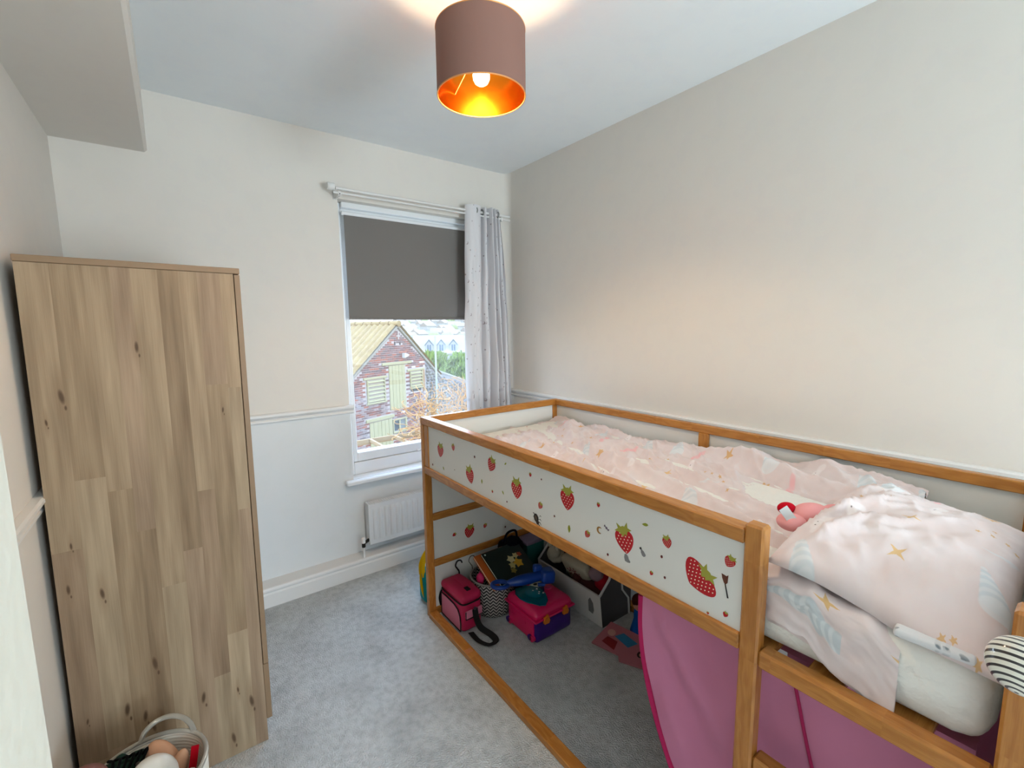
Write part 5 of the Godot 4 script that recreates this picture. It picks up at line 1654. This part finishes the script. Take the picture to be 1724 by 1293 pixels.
func outside() -> void:
	var st: SurfaceTool
	var G := -3.6
	var gm := mat(Color.WHITE, 1.0)
	gm.albedo_texture = noise_tex(0.02, 91, 256, 4, ramp([Color(0.30, 0.31, 0.20), Color(0.38, 0.37, 0.30), Color(0.42, 0.40, 0.35)]))
	tri_map(gm, 0.15)
	# ground and hillside, one sheet that rises with distance
	st = S()
	var hn := noise(0.012, 92, 3)
	grid(st, 60, 60, func(u: float, v: float) -> Vector3:
		var d := lerpf(0.6, 700.0, pow(v, 2.4))
		var a := lerpf(-0.35, 1.15, u)
		var y := G - 4.5 * smoothstep(30.0, 70.0, d) + 14.5 * smoothstep(90.0, 420.0, d) + hn.get_noise_2d(a * 220.0, d) * 1.6 * smoothstep(80.0, 300.0, d)
		return Vector3(-2.0 + sin(a) * d * 1.02, y, -cos(a) * d - 0.3), Vector3.UP)
	var gr := part("ground", st, gm)
	tag(gr, "ground outside rising to a pale hillside", "ground", "", "structure")

	# ---- barn
	var barn := thing("barn", "red brick barn with a tiled roof and weathered wooden shutters outside the window", "barn", Vector3(4.59, G, -13.336))
	barn.basis = Basis(Vector3(0.92050, 0, -0.39073), Vector3.UP, Vector3(0.39073, 0, 0.92050))
	var mortar := mat(Color(0.54, 0.50, 0.48), 1.0)
	var stone := mat(Color(0.41, 0.40, 0.40), 1.0)
	var timber := mat(Color.WHITE, 0.9)
	timber.albedo_texture = tex_of(wood_image(256, 128, Color(0.54, 0.51, 0.39), Color(0.44, 0.41, 0.30), 61, false))
	var outline := PackedVector2Array([Vector2(-2.85, 0), Vector2(1.50, 0), Vector2(1.50, 4.02), Vector2(0.0, 5.36), Vector2(-2.85, 3.10)])
	st = S()
	prism(st, outline, Transform3D.IDENTITY, -0.3, 0.0)
	part("gable_wall", st, mortar, barn)
	var holes := [Rect2(-0.56, 2.19, 0.90, 1.75), Rect2(-1.64, 2.60, 0.92, 0.90), Rect2(0.54, 2.72, 0.82, 0.88), Rect2(-1.60, 0.0, 1.16, 1.96), Rect2(-0.44, 1.34, 0.76, 0.46), Rect2(-0.20, 4.62, 0.10, 0.16), Rect2(0.07, 4.62, 0.10, 0.16), Rect2(-0.86, 3.90, 1.54, 0.11), Rect2(-1.78, 3.46, 1.24, 0.10), Rect2(0.46, 3.58, 0.95, 0.09), Rect2(-1.72, 1.92, 1.36, 0.13)]
	st = S()
	bx(st, Vector3(-0.105, -0.031, -0.02), Vector3(0.105, 0.031, 0.012), 0.004)
	var bmesh := mesh_of(st)
	var xs := []
	var cols := []
	var row := 0
	var y := 0.04
	var reds := [Color(0.37, 0.20, 0.18), Color(0.41, 0.225, 0.18), Color(0.31, 0.17, 0.16), Color(0.46, 0.24, 0.17), Color(0.36, 0.245, 0.235), Color(0.29, 0.215, 0.21)]
	while y < 5.3:
		var x := -2.80 + (0.113 if row % 2 else 0.0)
		while x < 1.48:
			var p := Vector2(x, y)
			var ok := Geometry2D.is_point_in_polygon(p + Vector2(0.10, 0.05), outline) and Geometry2D.is_point_in_polygon(p + Vector2(-0.10, 0.05), outline)
			for h in holes:
				if Rect2(h.position - Vector2(0.03, 0.0), h.size + Vector2(0.06, 0.0)).has_point(p): ok = false
			if ok:
				xs.append(Transform3D(Basis.IDENTITY, Vector3(x, y, rng.randf_range(-0.004, 0.004))))
				var c: Color = reds[rng.randi() % 6]
				if y < 2.9 and rng.randf() < 0.35: c = c.lerp(Color(0.45, 0.43, 0.43), 0.7)
				if rng.randf() < 0.02: c = Color(0.62, 0.58, 0.56)
				cols.append(c)
			x += 0.226
		y += 0.077
		row += 1
	multi("bricks", bmesh, xs, cols, M.vcs, barn)
	# openings
	var plank := func(called: String, x0: float, x1: float, y0: float, y1: float, n: int) -> void:
		for k in n:
			var a := lerpf(x0, x1, float(k) / n)
			var b := lerpf(x0, x1, float(k + 1) / n)
			box_part(called, Vector3(a + 0.004, y0, -0.01), Vector3(b - 0.004, y1, 0.03 + 0.004 * (k % 2)), timber, barn, 0.004, 1)
	plank.call("loft_door_plank", -0.53, 0.31, 2.21, 3.88, 5)
	box_part("lintel", Vector3(-0.86, 3.90, 0.0), Vector3(0.67, 4.00, 0.05), timber, barn, 0.01, 0)
	plank.call("barn_door_plank", -1.57, -0.47, 0.0, 1.90, 6)
	box_part("lintel", Vector3(-1.72, 1.93, 0.0), Vector3(-0.36, 2.05, 0.05), timber, barn, 0.01, 0)
	for q in [[-1.61, -0.75, 2.63, 3.45], [0.57, 1.30, 2.93, 3.57]]:
		var n := 6 if q[0] < 0 else 5
		for k in n:
			var y0 := lerpf(q[2], q[3], float(k) / n)
			var y1 := lerpf(q[2], q[3], float(k + 1) / n)
			st = S()
			bx(st, Vector3(q[0] + 0.05, -0.006, -0.05), Vector3(q[1] - 0.05, 0.012, 0.06), 0.004, 0, k * 0.3, Transform3D(Basis(Vector3.RIGHT, 0.75), Vector3(0, (y0 + y1) / 2.0, 0.02)))
			part("louvre_slat", st, timber, barn)
		for x in [q[0], q[1] - 0.05]:
			box_part("shutter_frame", Vector3(x, q[2], 0.0), Vector3(x + 0.05, q[3], 0.06), timber, barn, 0.004, 1)
		box_part("lintel", Vector3(q[0] - 0.14, q[3] + 0.01, 0.0), Vector3(q[1] + 0.12, q[3] + 0.09, 0.05), timber, barn, 0.01, 0)
		box_part("shutter_sill", Vector3(q[0] - 0.04, q[2] - 0.06, 0.0), Vector3(q[1] + 0.04, q[2], 0.07), timber, barn, 0.01, 0)
	box_part("dark_opening", Vector3(0.60, 2.76, -0.05), Vector3(1.22, 2.87, 0.006), mat(Color(0.16, 0.17, 0.19), 0.9), barn, 0.0)
	box_part("brick_jamb", Vector3(1.32, 2.70, 0.0), Vector3(1.44, 3.60, 0.03), mat(Color(0.46, 0.36, 0.26), 0.9), barn, 0.004)
	for x in [-0.40, -0.06]:
		box_part("small_pane", Vector3(x, 1.38, -0.03), Vector3(x + 0.28, 1.76, 0.004), mat(Color(0.18, 0.21, 0.24) if x < -0.2 else Color(0.36, 0.37, 0.37), 0.15), barn, 0.0)
	for q in [[-0.44, 1.34, -0.39, 1.80], [-0.12, 1.34, -0.05, 1.80], [0.22, 1.34, 0.30, 1.80]]:
		box_part("window_bar", Vector3(q[0], q[1], 0.0), Vector3(q[2], q[3], 0.04), timber, barn, 0.004, 1)
	for q in [[-0.44, 1.29, 0.30, 1.35], [-0.44, 1.78, 0.30, 1.83]]:
		box_part("window_bar", Vector3(q[0], q[1], 0.0), Vector3(q[2], q[3], 0.05), timber, barn, 0.004, 0)
	for x in [-0.19, 0.08]:
		box_part("vent_slit", Vector3(x, 4.63, -0.02), Vector3(x + 0.08, 4.76, 0.004), mat(Color(0.15, 0.12, 0.12), 0.9), barn, 0.0)
	st = S()
	bx(st, Vector3(0.015, 4.84, 0.0), Vector3(0.055, 5.14, 0.03), 0.004)
	bx(st, Vector3(-0.07, 4.95, 0.0), Vector3(0.14, 4.985, 0.03), 0.004)
	part("wall_tie_cross", st, mat(Color(0.55, 0.52, 0.49), 0.7), barn)
	st = S()
	prism(st, PackedVector2Array([Vector2(0, 0), Vector2(0.26, 0.10), Vector2(0.12, 0.16), Vector2(0.0, 0.19)]), Transform3D(Basis.IDENTITY, Vector3(0.20, 4.13, 0.0)), 0.0, 0.16)
	part("wall_lamp", st, mat(Color(0.62, 0.62, 0.60), 0.5), barn)
	# pantiled roof, left and right slopes
	var tile := mat(Color.WHITE, 0.9)
	tile.albedo_texture = noise_tex(0.03, 95, 256, 4, ramp([Color(0.36, 0.27, 0.16), Color(0.44, 0.36, 0.22), Color(0.50, 0.42, 0.27)]))
	tri_map(tile, 0.6)
	for s in [-1.0, 1.0]:
		st = S()
		var foot := Vector2(-2.98, 3.05) if s < 0 else Vector2(2.45, 3.24)
		grid(st, 300, 33, func(u: float, v: float) -> Vector3:
			var vv := v * 11.0
			var p := Vector2(0.0, 5.42).lerp(foot, v)
			var zz := lerpf(0.10, -9.0, u)
			var lift := 0.075 * absf(sin(zz * PI / 0.30)) + 0.020 * (vv - floorf(vv))
			return Vector3(p.x, p.y + lift, zz), Vector3(s, 1, 0))
		var rf := part("roof_tiles", st, tile, barn)
		rf.set_meta("kind", "stuff")
		st = S()
		var ang := (foot - Vector2(0, 5.36)).normalized()
		var a := Vector3(0.0, 5.34, 0.02)
		var b := Vector3(foot.x, foot.y - 0.06, 0.02)
		tube(st, [a, b], 0.055, 8)
		part("verge", st, mat(Color(0.44, 0.42, 0.38), 0.9), barn)
	for k in 20:
		st = S()
		tube(st, [Vector3(0, 5.43, 0.12 - k * 0.46), Vector3(0, 5.43, -0.33 - k * 0.46)], [0.115, 0.10], 12)
		part("ridge_tile", st, tile, barn)
	# ---- flint wall running on to the right of the barn
	var fw := thing("flint_wall", "grey flint stone wall sloping down from the right side of the barn", "wall", Vector3(4.59, G, -13.336))
	fw.basis = barn.basis
	var fpoly := PackedVector2Array([Vector2(1.50, 0), Vector2(7.5, 0), Vector2(7.5, 1.75), Vector2(4.14, 2.80), Vector2(2.60, 3.26), Vector2(2.21, 3.42), Vector2(1.50, 4.02)])
	st = S()
	prism(st, fpoly, Transform3D.IDENTITY, -0.35, 0.0)
	part("core", st, stone, fw)
	st = S()
	for k in [[Vector2(1.48, 4.06), Vector2(2.21, 3.45)], [Vector2(2.21, 3.45), Vector2(4.14, 2.83)], [Vector2(4.14, 2.83), Vector2(7.5, 1.78)]]:
		tube(st, [Vector3(k[0].x, k[0].y, -0.1), Vector3(k[1].x, k[1].y, -0.1)], 0.09, 8)
	part("coping", st, mat(Color(0.40, 0.39, 0.37), 0.9), fw)
	st = S()
	blob(st, Vector3.ZERO, Vector3(0.10, 0.065, 0.04), 8, 6)
	var fmesh := mesh_of(st)
	xs = []
	cols = []
	y = 0.5
	while y < 4.0:
		var x := 1.58 + rng.randf() * 0.1
		while x < 7.0:
			if Geometry2D.is_point_in_polygon(Vector2(x, y + 0.08), fpoly):
				xs.append(Transform3D(Basis(Vector3.BACK, rng.randf_range(-0.4, 0.4)) * Basis.from_scale(Vector3.ONE * rng.randf_range(0.7, 1.15)), Vector3(x, y, 0.0)))
				var q := rng.randf_range(0.28, 0.43)
				cols.append(Color(q, q * rng.randf_range(0.94, 0.98), q * rng.randf_range(0.86, 0.95)))
			x += rng.randf_range(0.17, 0.24)
		y += 0.125
	multi("flints", fmesh, xs, cols, M.vcs, fw)
	# ---- timber frame in the yard
	var pg := thing("pergola", "pale new timber pergola frame low outside the window", "pergola", Vector3(2.0, G, -8.2))
	var fresh := mat(Color.WHITE, 0.8)
	fresh.albedo_texture = tex_of(wood_image(256, 96, Color(0.54, 0.45, 0.33), Color(0.45, 0.35, 0.23), 66, false))
	box_part("beam", Vector3(-1.9, 2.15, -0.72), Vector3(1.55, 2.30, -0.67), fresh, pg, 0.004, 0)
	box_part("beam", Vector3(-1.9, 2.15, 1.05), Vector3(1.55, 2.30, 1.10), fresh, pg, 0.004, 0)
	for k in 5:
		box_part("rafter", Vector3(-1.56 + k * 0.69, 2.20, -0.67), Vector3(-1.50 + k * 0.69, 2.30, 1.05), fresh, pg, 0.004, 2)
	for x in [-1.85, 1.45]:
		for z in [-0.71, 1.03]:
			box_part("post", Vector3(x, 0, z), Vector3(x + 0.09, 2.15, z + 0.09), fresh, pg, 0.004, 1)
	# ---- twiggy shrub
	var sb := thing("twiggy_shrub", "tangle of curly orange twigs on a leafless shrub in front of the barn", "shrub", Vector3(3.75, G, -7.6))
	var tw := mat(Color(0.58, 0.42, 0.22), 0.8)
	st = S()
	for k in 380:
		var a := rng.randf() * TAU
		var reach := sqrt(rng.randf()) * 1.25
		var p := Vector3(cos(a) * reach, rng.randf_range(1.7, 3.55 - 0.35 * absf(cos(a) * reach - 0.25)), sin(a) * reach * 0.6)
		var path := [p]
		var dir := Vector3(cos(a) * 0.5, 0.9, sin(a) * 0.4).normalized()
		for q in 7:
			dir = (dir + Vector3(rng.randf_range(-0.9, 0.9), rng.randf_range(-0.75, 0.65), rng.randf_range(-0.9, 0.9))).normalized()
			p += dir * rng.randf_range(0.08, 0.17)
			path.append(p)
		tube(st, curve(path, 3), rng.randf_range(0.006, 0.013), 4, false)
	part("twigs", st, tw, sb).set_meta("kind", "stuff")
	for k in 7:
		st = S()
		var a := TAU * k / 7.0
		tube(st, curve([Vector3(cos(a) * 0.08, 0, sin(a) * 0.08), Vector3(cos(a) * 0.2, 0.9, sin(a) * 0.2), Vector3(cos(a) * 0.55, 1.9, sin(a) * 0.5), Vector3(cos(a + 0.3) * 0.8, 2.6, sin(a) * 0.7)], 5), 0.025, 6)
		part("stem", st, tw, sb)
	# ---- thin pole
	var po := thing("pole", "thin grey upright pole in front of the flint wall", "pole", Vector3(5.10, G, -11.25))
	st = S()
	tube(st, [Vector3(0, 0, 0), Vector3(0, 4.97, 0)], 0.035, 10)
	part("shaft", st, mat(Color(0.50, 0.52, 0.50), 0.6), po)
	# ---- conifers
	st = S()
	for q in 3:
		var d := Vector3(cos(q * 1.05), 0, sin(q * 1.05))
		quad(st, -d * 0.05, d * 0.05, d * 0.03 + Vector3(0, 0.26, 0.03), -d * 0.03 + Vector3(0, 0.26, 0.03), d.cross(Vector3.UP))
	var leaf := mesh_of(st)
	var lm := vcol(0.9)
	lm.cull_mode = BaseMaterial3D.CULL_DISABLED
	var spots := [Vector3(11.3, G, -23.6), Vector3(13.2, G, -23.0), Vector3(15.2, G, -22.2)]
	var lab := ["left one of the three bright green conifers beyond the barn", "middle one of the three bright green conifers beyond the barn", "right one of the three bright green conifers beyond the barn, nearest the curtain"]
	for t in 3:
		var tr := thing("conifer", lab[t], "tree", spots[t], "conifers beyond the barn")
		st = S()
		tube(st, [Vector3.ZERO, Vector3(0, 3.0, 0)], [0.14, 0.04], 8)
		part("trunk", st, mat(Color(0.30, 0.24, 0.18), 0.9), tr)
		xs = []
		cols = []
		for k in 2600:
			var hgt := rng.randf()
			var a := rng.randf() * TAU
			var rad: float = 1.55 * pow(1.0 - hgt * 0.62, 0.8) * sqrt(rng.randf_range(0.35, 1.0)) * (1.0 + 0.35 * sin(a * 5.0 + hgt * 17.0 + t))
			xs.append(Transform3D(Basis(Vector3.UP, a) * Basis(Vector3.RIGHT, rng.randf_range(-0.2, 0.9)) * Basis.from_scale(Vector3.ONE * rng.randf_range(0.7, 1.3)), Vector3(cos(a) * rad, 0.4 + hgt * (3.35 - 0.12 * t) * (1.0 - 0.12 * rad), sin(a) * rad)))
			var g := rng.randf_range(0.85, 1.1)
			cols.append(Color(0.44 * g, 0.51 * g, 0.22 * g))
		multi("foliage", leaf, xs, cols, lm, tr)
	# ---- terrace with three dormers
	var th := thing("house", "pale terraced house with three pointed white dormer windows", "house", Vector3(44.5, -9.0, -85.4))
	th.basis = Basis(Vector3(0.883, 0, 0.470), Vector3.UP, Vector3(-0.470, 0, 0.883))
	var wallm := mat(Color(0.50, 0.50, 0.49), 0.9)
	var roofm := mat(Color(0.49, 0.47, 0.42), 0.9)
	box_part("wall", Vector3(-6.0, 0, -6), Vector3(5.5, 5.2, 0), wallm, th, 0.0)
	st = S()
	prism(st, PackedVector2Array([Vector2(0.4, 5.0), Vector2(0.4, 5.25), Vector2(-3.2, 9.1), Vector2(-6.4, 5.2), Vector2(-6.4, 5.0)]), Transform3D(Basis(Vector3.BACK, Vector3.UP, Vector3.LEFT), Vector3(5.7, 0, 0)), 0.0, 11.9)
	part("roof", st, roofm, th)
	for k in 3:
		var x := -2.6 + k * 2.62
		st = S()
		prism(st, PackedVector2Array([Vector2(-0.75, 5.4), Vector2(0.75, 5.4), Vector2(0.75, 7.1), Vector2(0, 8.1), Vector2(-0.75, 7.1)]), Transform3D(Basis.IDENTITY, Vector3(x, 0, -2.6)), 0.0, 2.5)
		var dm := part("dormer", st, wallm, th)
		for s in [-1.0, 1.0]:
			st = S()
			tube(st, [Vector3(x, 8.22, -0.02), Vector3(x + s * 0.98, 6.95, -0.02)], 0.09, 6)
			part("bargeboard", st, mat(Color(0.30, 0.33, 0.37), 0.7), dm)
			box_part("pane", Vector3(x + s * 0.25 - 0.17, 5.75, -0.09), Vector3(x + s * 0.25 + 0.17, 7.0 + 0.1, -0.05), mat(Color(0.28, 0.33, 0.38), 0.2), dm, 0.0)
	# ---- long low roof, pale shed
	var lr := thing("long_roof", "long low brownish roof line beyond the barn gable", "building", Vector3(55.4, -8.0, -113.5))
	lr.rotation.y = -0.455
	box_part("wall", Vector3(-5.2, 0, -4), Vector3(5.2, 7.2, 0), wallm, lr, 0.0)
	st = S()
	prism(st, PackedVector2Array([Vector2(0.4, 7.1), Vector2(0.4, 7.3), Vector2(-2, 7.75), Vector2(-4.4, 7.3), Vector2(-4.4, 7.1)]), Transform3D(Basis(Vector3.BACK, Vector3.UP, Vector3.LEFT), Vector3(5.6, 0, 0)), 0.0, 11.2)
	part("roof", st, mat(Color(0.36, 0.35, 0.30), 0.9), lr)
	var fs := thing("warehouse", "large pale blue warehouse far off on the left of the view", "building", Vector3(128, 0, -385))
	fs.rotation.y = -0.35
	box_part("wall", Vector3(-16, -4, -12), Vector3(16, 7.5, 0), mat(Color(0.44, 0.50, 0.56), 0.8), fs, 0.0)
	box_part("roof", Vector3(-16.5, 7.5, -12.5), Vector3(16.5, 8.3, 0.5), mat(Color(0.50, 0.53, 0.56), 0.8), fs, 0.0)
	box_part("wing", Vector3(-34, -4, -9), Vector3(-16, 5.2, -1), mat(Color(0.50, 0.52, 0.54), 0.8), fs, 0.0)
	# ---- houses and trees scattered over the far hillside
	var h0: Node3D = null
	var taken := PackedVector2Array()
	for k in 90:
		var d := rng.randf_range(190.0, 380.0)
		var a := rng.randf_range(0.40, 0.56)
		var spot := Vector2(sin(a), cos(a)) * d
		var free := taken.size() < 38
		for q in taken:
			if q.distance_to(spot) < 12.5: free = false
		if not free: continue
		taken.append(spot)
		var yy := G - 4.5 + 14.5 * smoothstep(90.0, 420.0, d) - 0.6
		var pos := Vector3(-2.0 + sin(a) * d, yy, -cos(a) * d)
		if h0 == null:
			h0 = thing("house", "tiny pale house among many on the far hillside", "house", pos, "far hillside houses")
			box_part("wall", Vector3(-4, -1, -3), Vector3(4, 3.0, 3), mat(Color(0.52, 0.50, 0.47), 0.9), h0, 0.0)
			st = S()
			prism(st, PackedVector2Array([Vector2(-3.3, 3.0), Vector2(3.3, 3.0), Vector2(0, 5.2)]), Transform3D(Basis(Vector3.BACK, Vector3.UP, Vector3.LEFT), Vector3(4.2, 0, 0)), 0.0, 8.4)
			part("roof", st, mat(Color(0.46, 0.41, 0.36), 0.9), h0)
		else:
			var c: Node3D = h0.duplicate()
			c.name = numbered("house")
			add_child(c, true)
			c.position = pos
			c.rotation.y = rng.randf_range(-0.6, 0.6)
	var t0: MeshInstance3D = null
	for k in 160:
		var d := rng.randf_range(125.0, 420.0)
		var a := rng.randf_range(0.40, 0.56)
		var spot := Vector2(sin(a), cos(a)) * d
		var free := taken.size() < 90 and spot.distance_to(Vector2(57.4, 113.5)) > 14.0
		for q in taken:
			if q.distance_to(spot) < 10.5: free = false
		if not free: continue
		taken.append(spot)
		var yy := G - 4.5 + 14.5 * smoothstep(90.0, 420.0, d) + 0.5
		var pos := Vector3(-2.0 + sin(a) * d, yy, -cos(a) * d)
		if t0 == null:
			st = S()
			blob(st, Vector3(0, 1.5, 0), Vector3(2.6, 3.0, 2.6), 12, 8, func(p: Vector3, dd: Vector3) -> Vector3: return p * (1.0 + 0.25 * dn1.get_noise_3d(dd.x * 3, dd.y * 3, dd.z * 3)))
			t0 = part("far_tree", st, mat(Color(0.43, 0.44, 0.30), 1.0))
			tag(t0, "tiny pale green tree on the far hillside", "tree", "far hillside trees")
			t0.position = pos
		else:
			var c: MeshInstance3D = t0.duplicate()
			c.name = numbered("far_tree")
			add_child(c, true)
			c.position = pos
			c.scale = Vector3.ONE * rng.randf_range(0.7, 1.4)
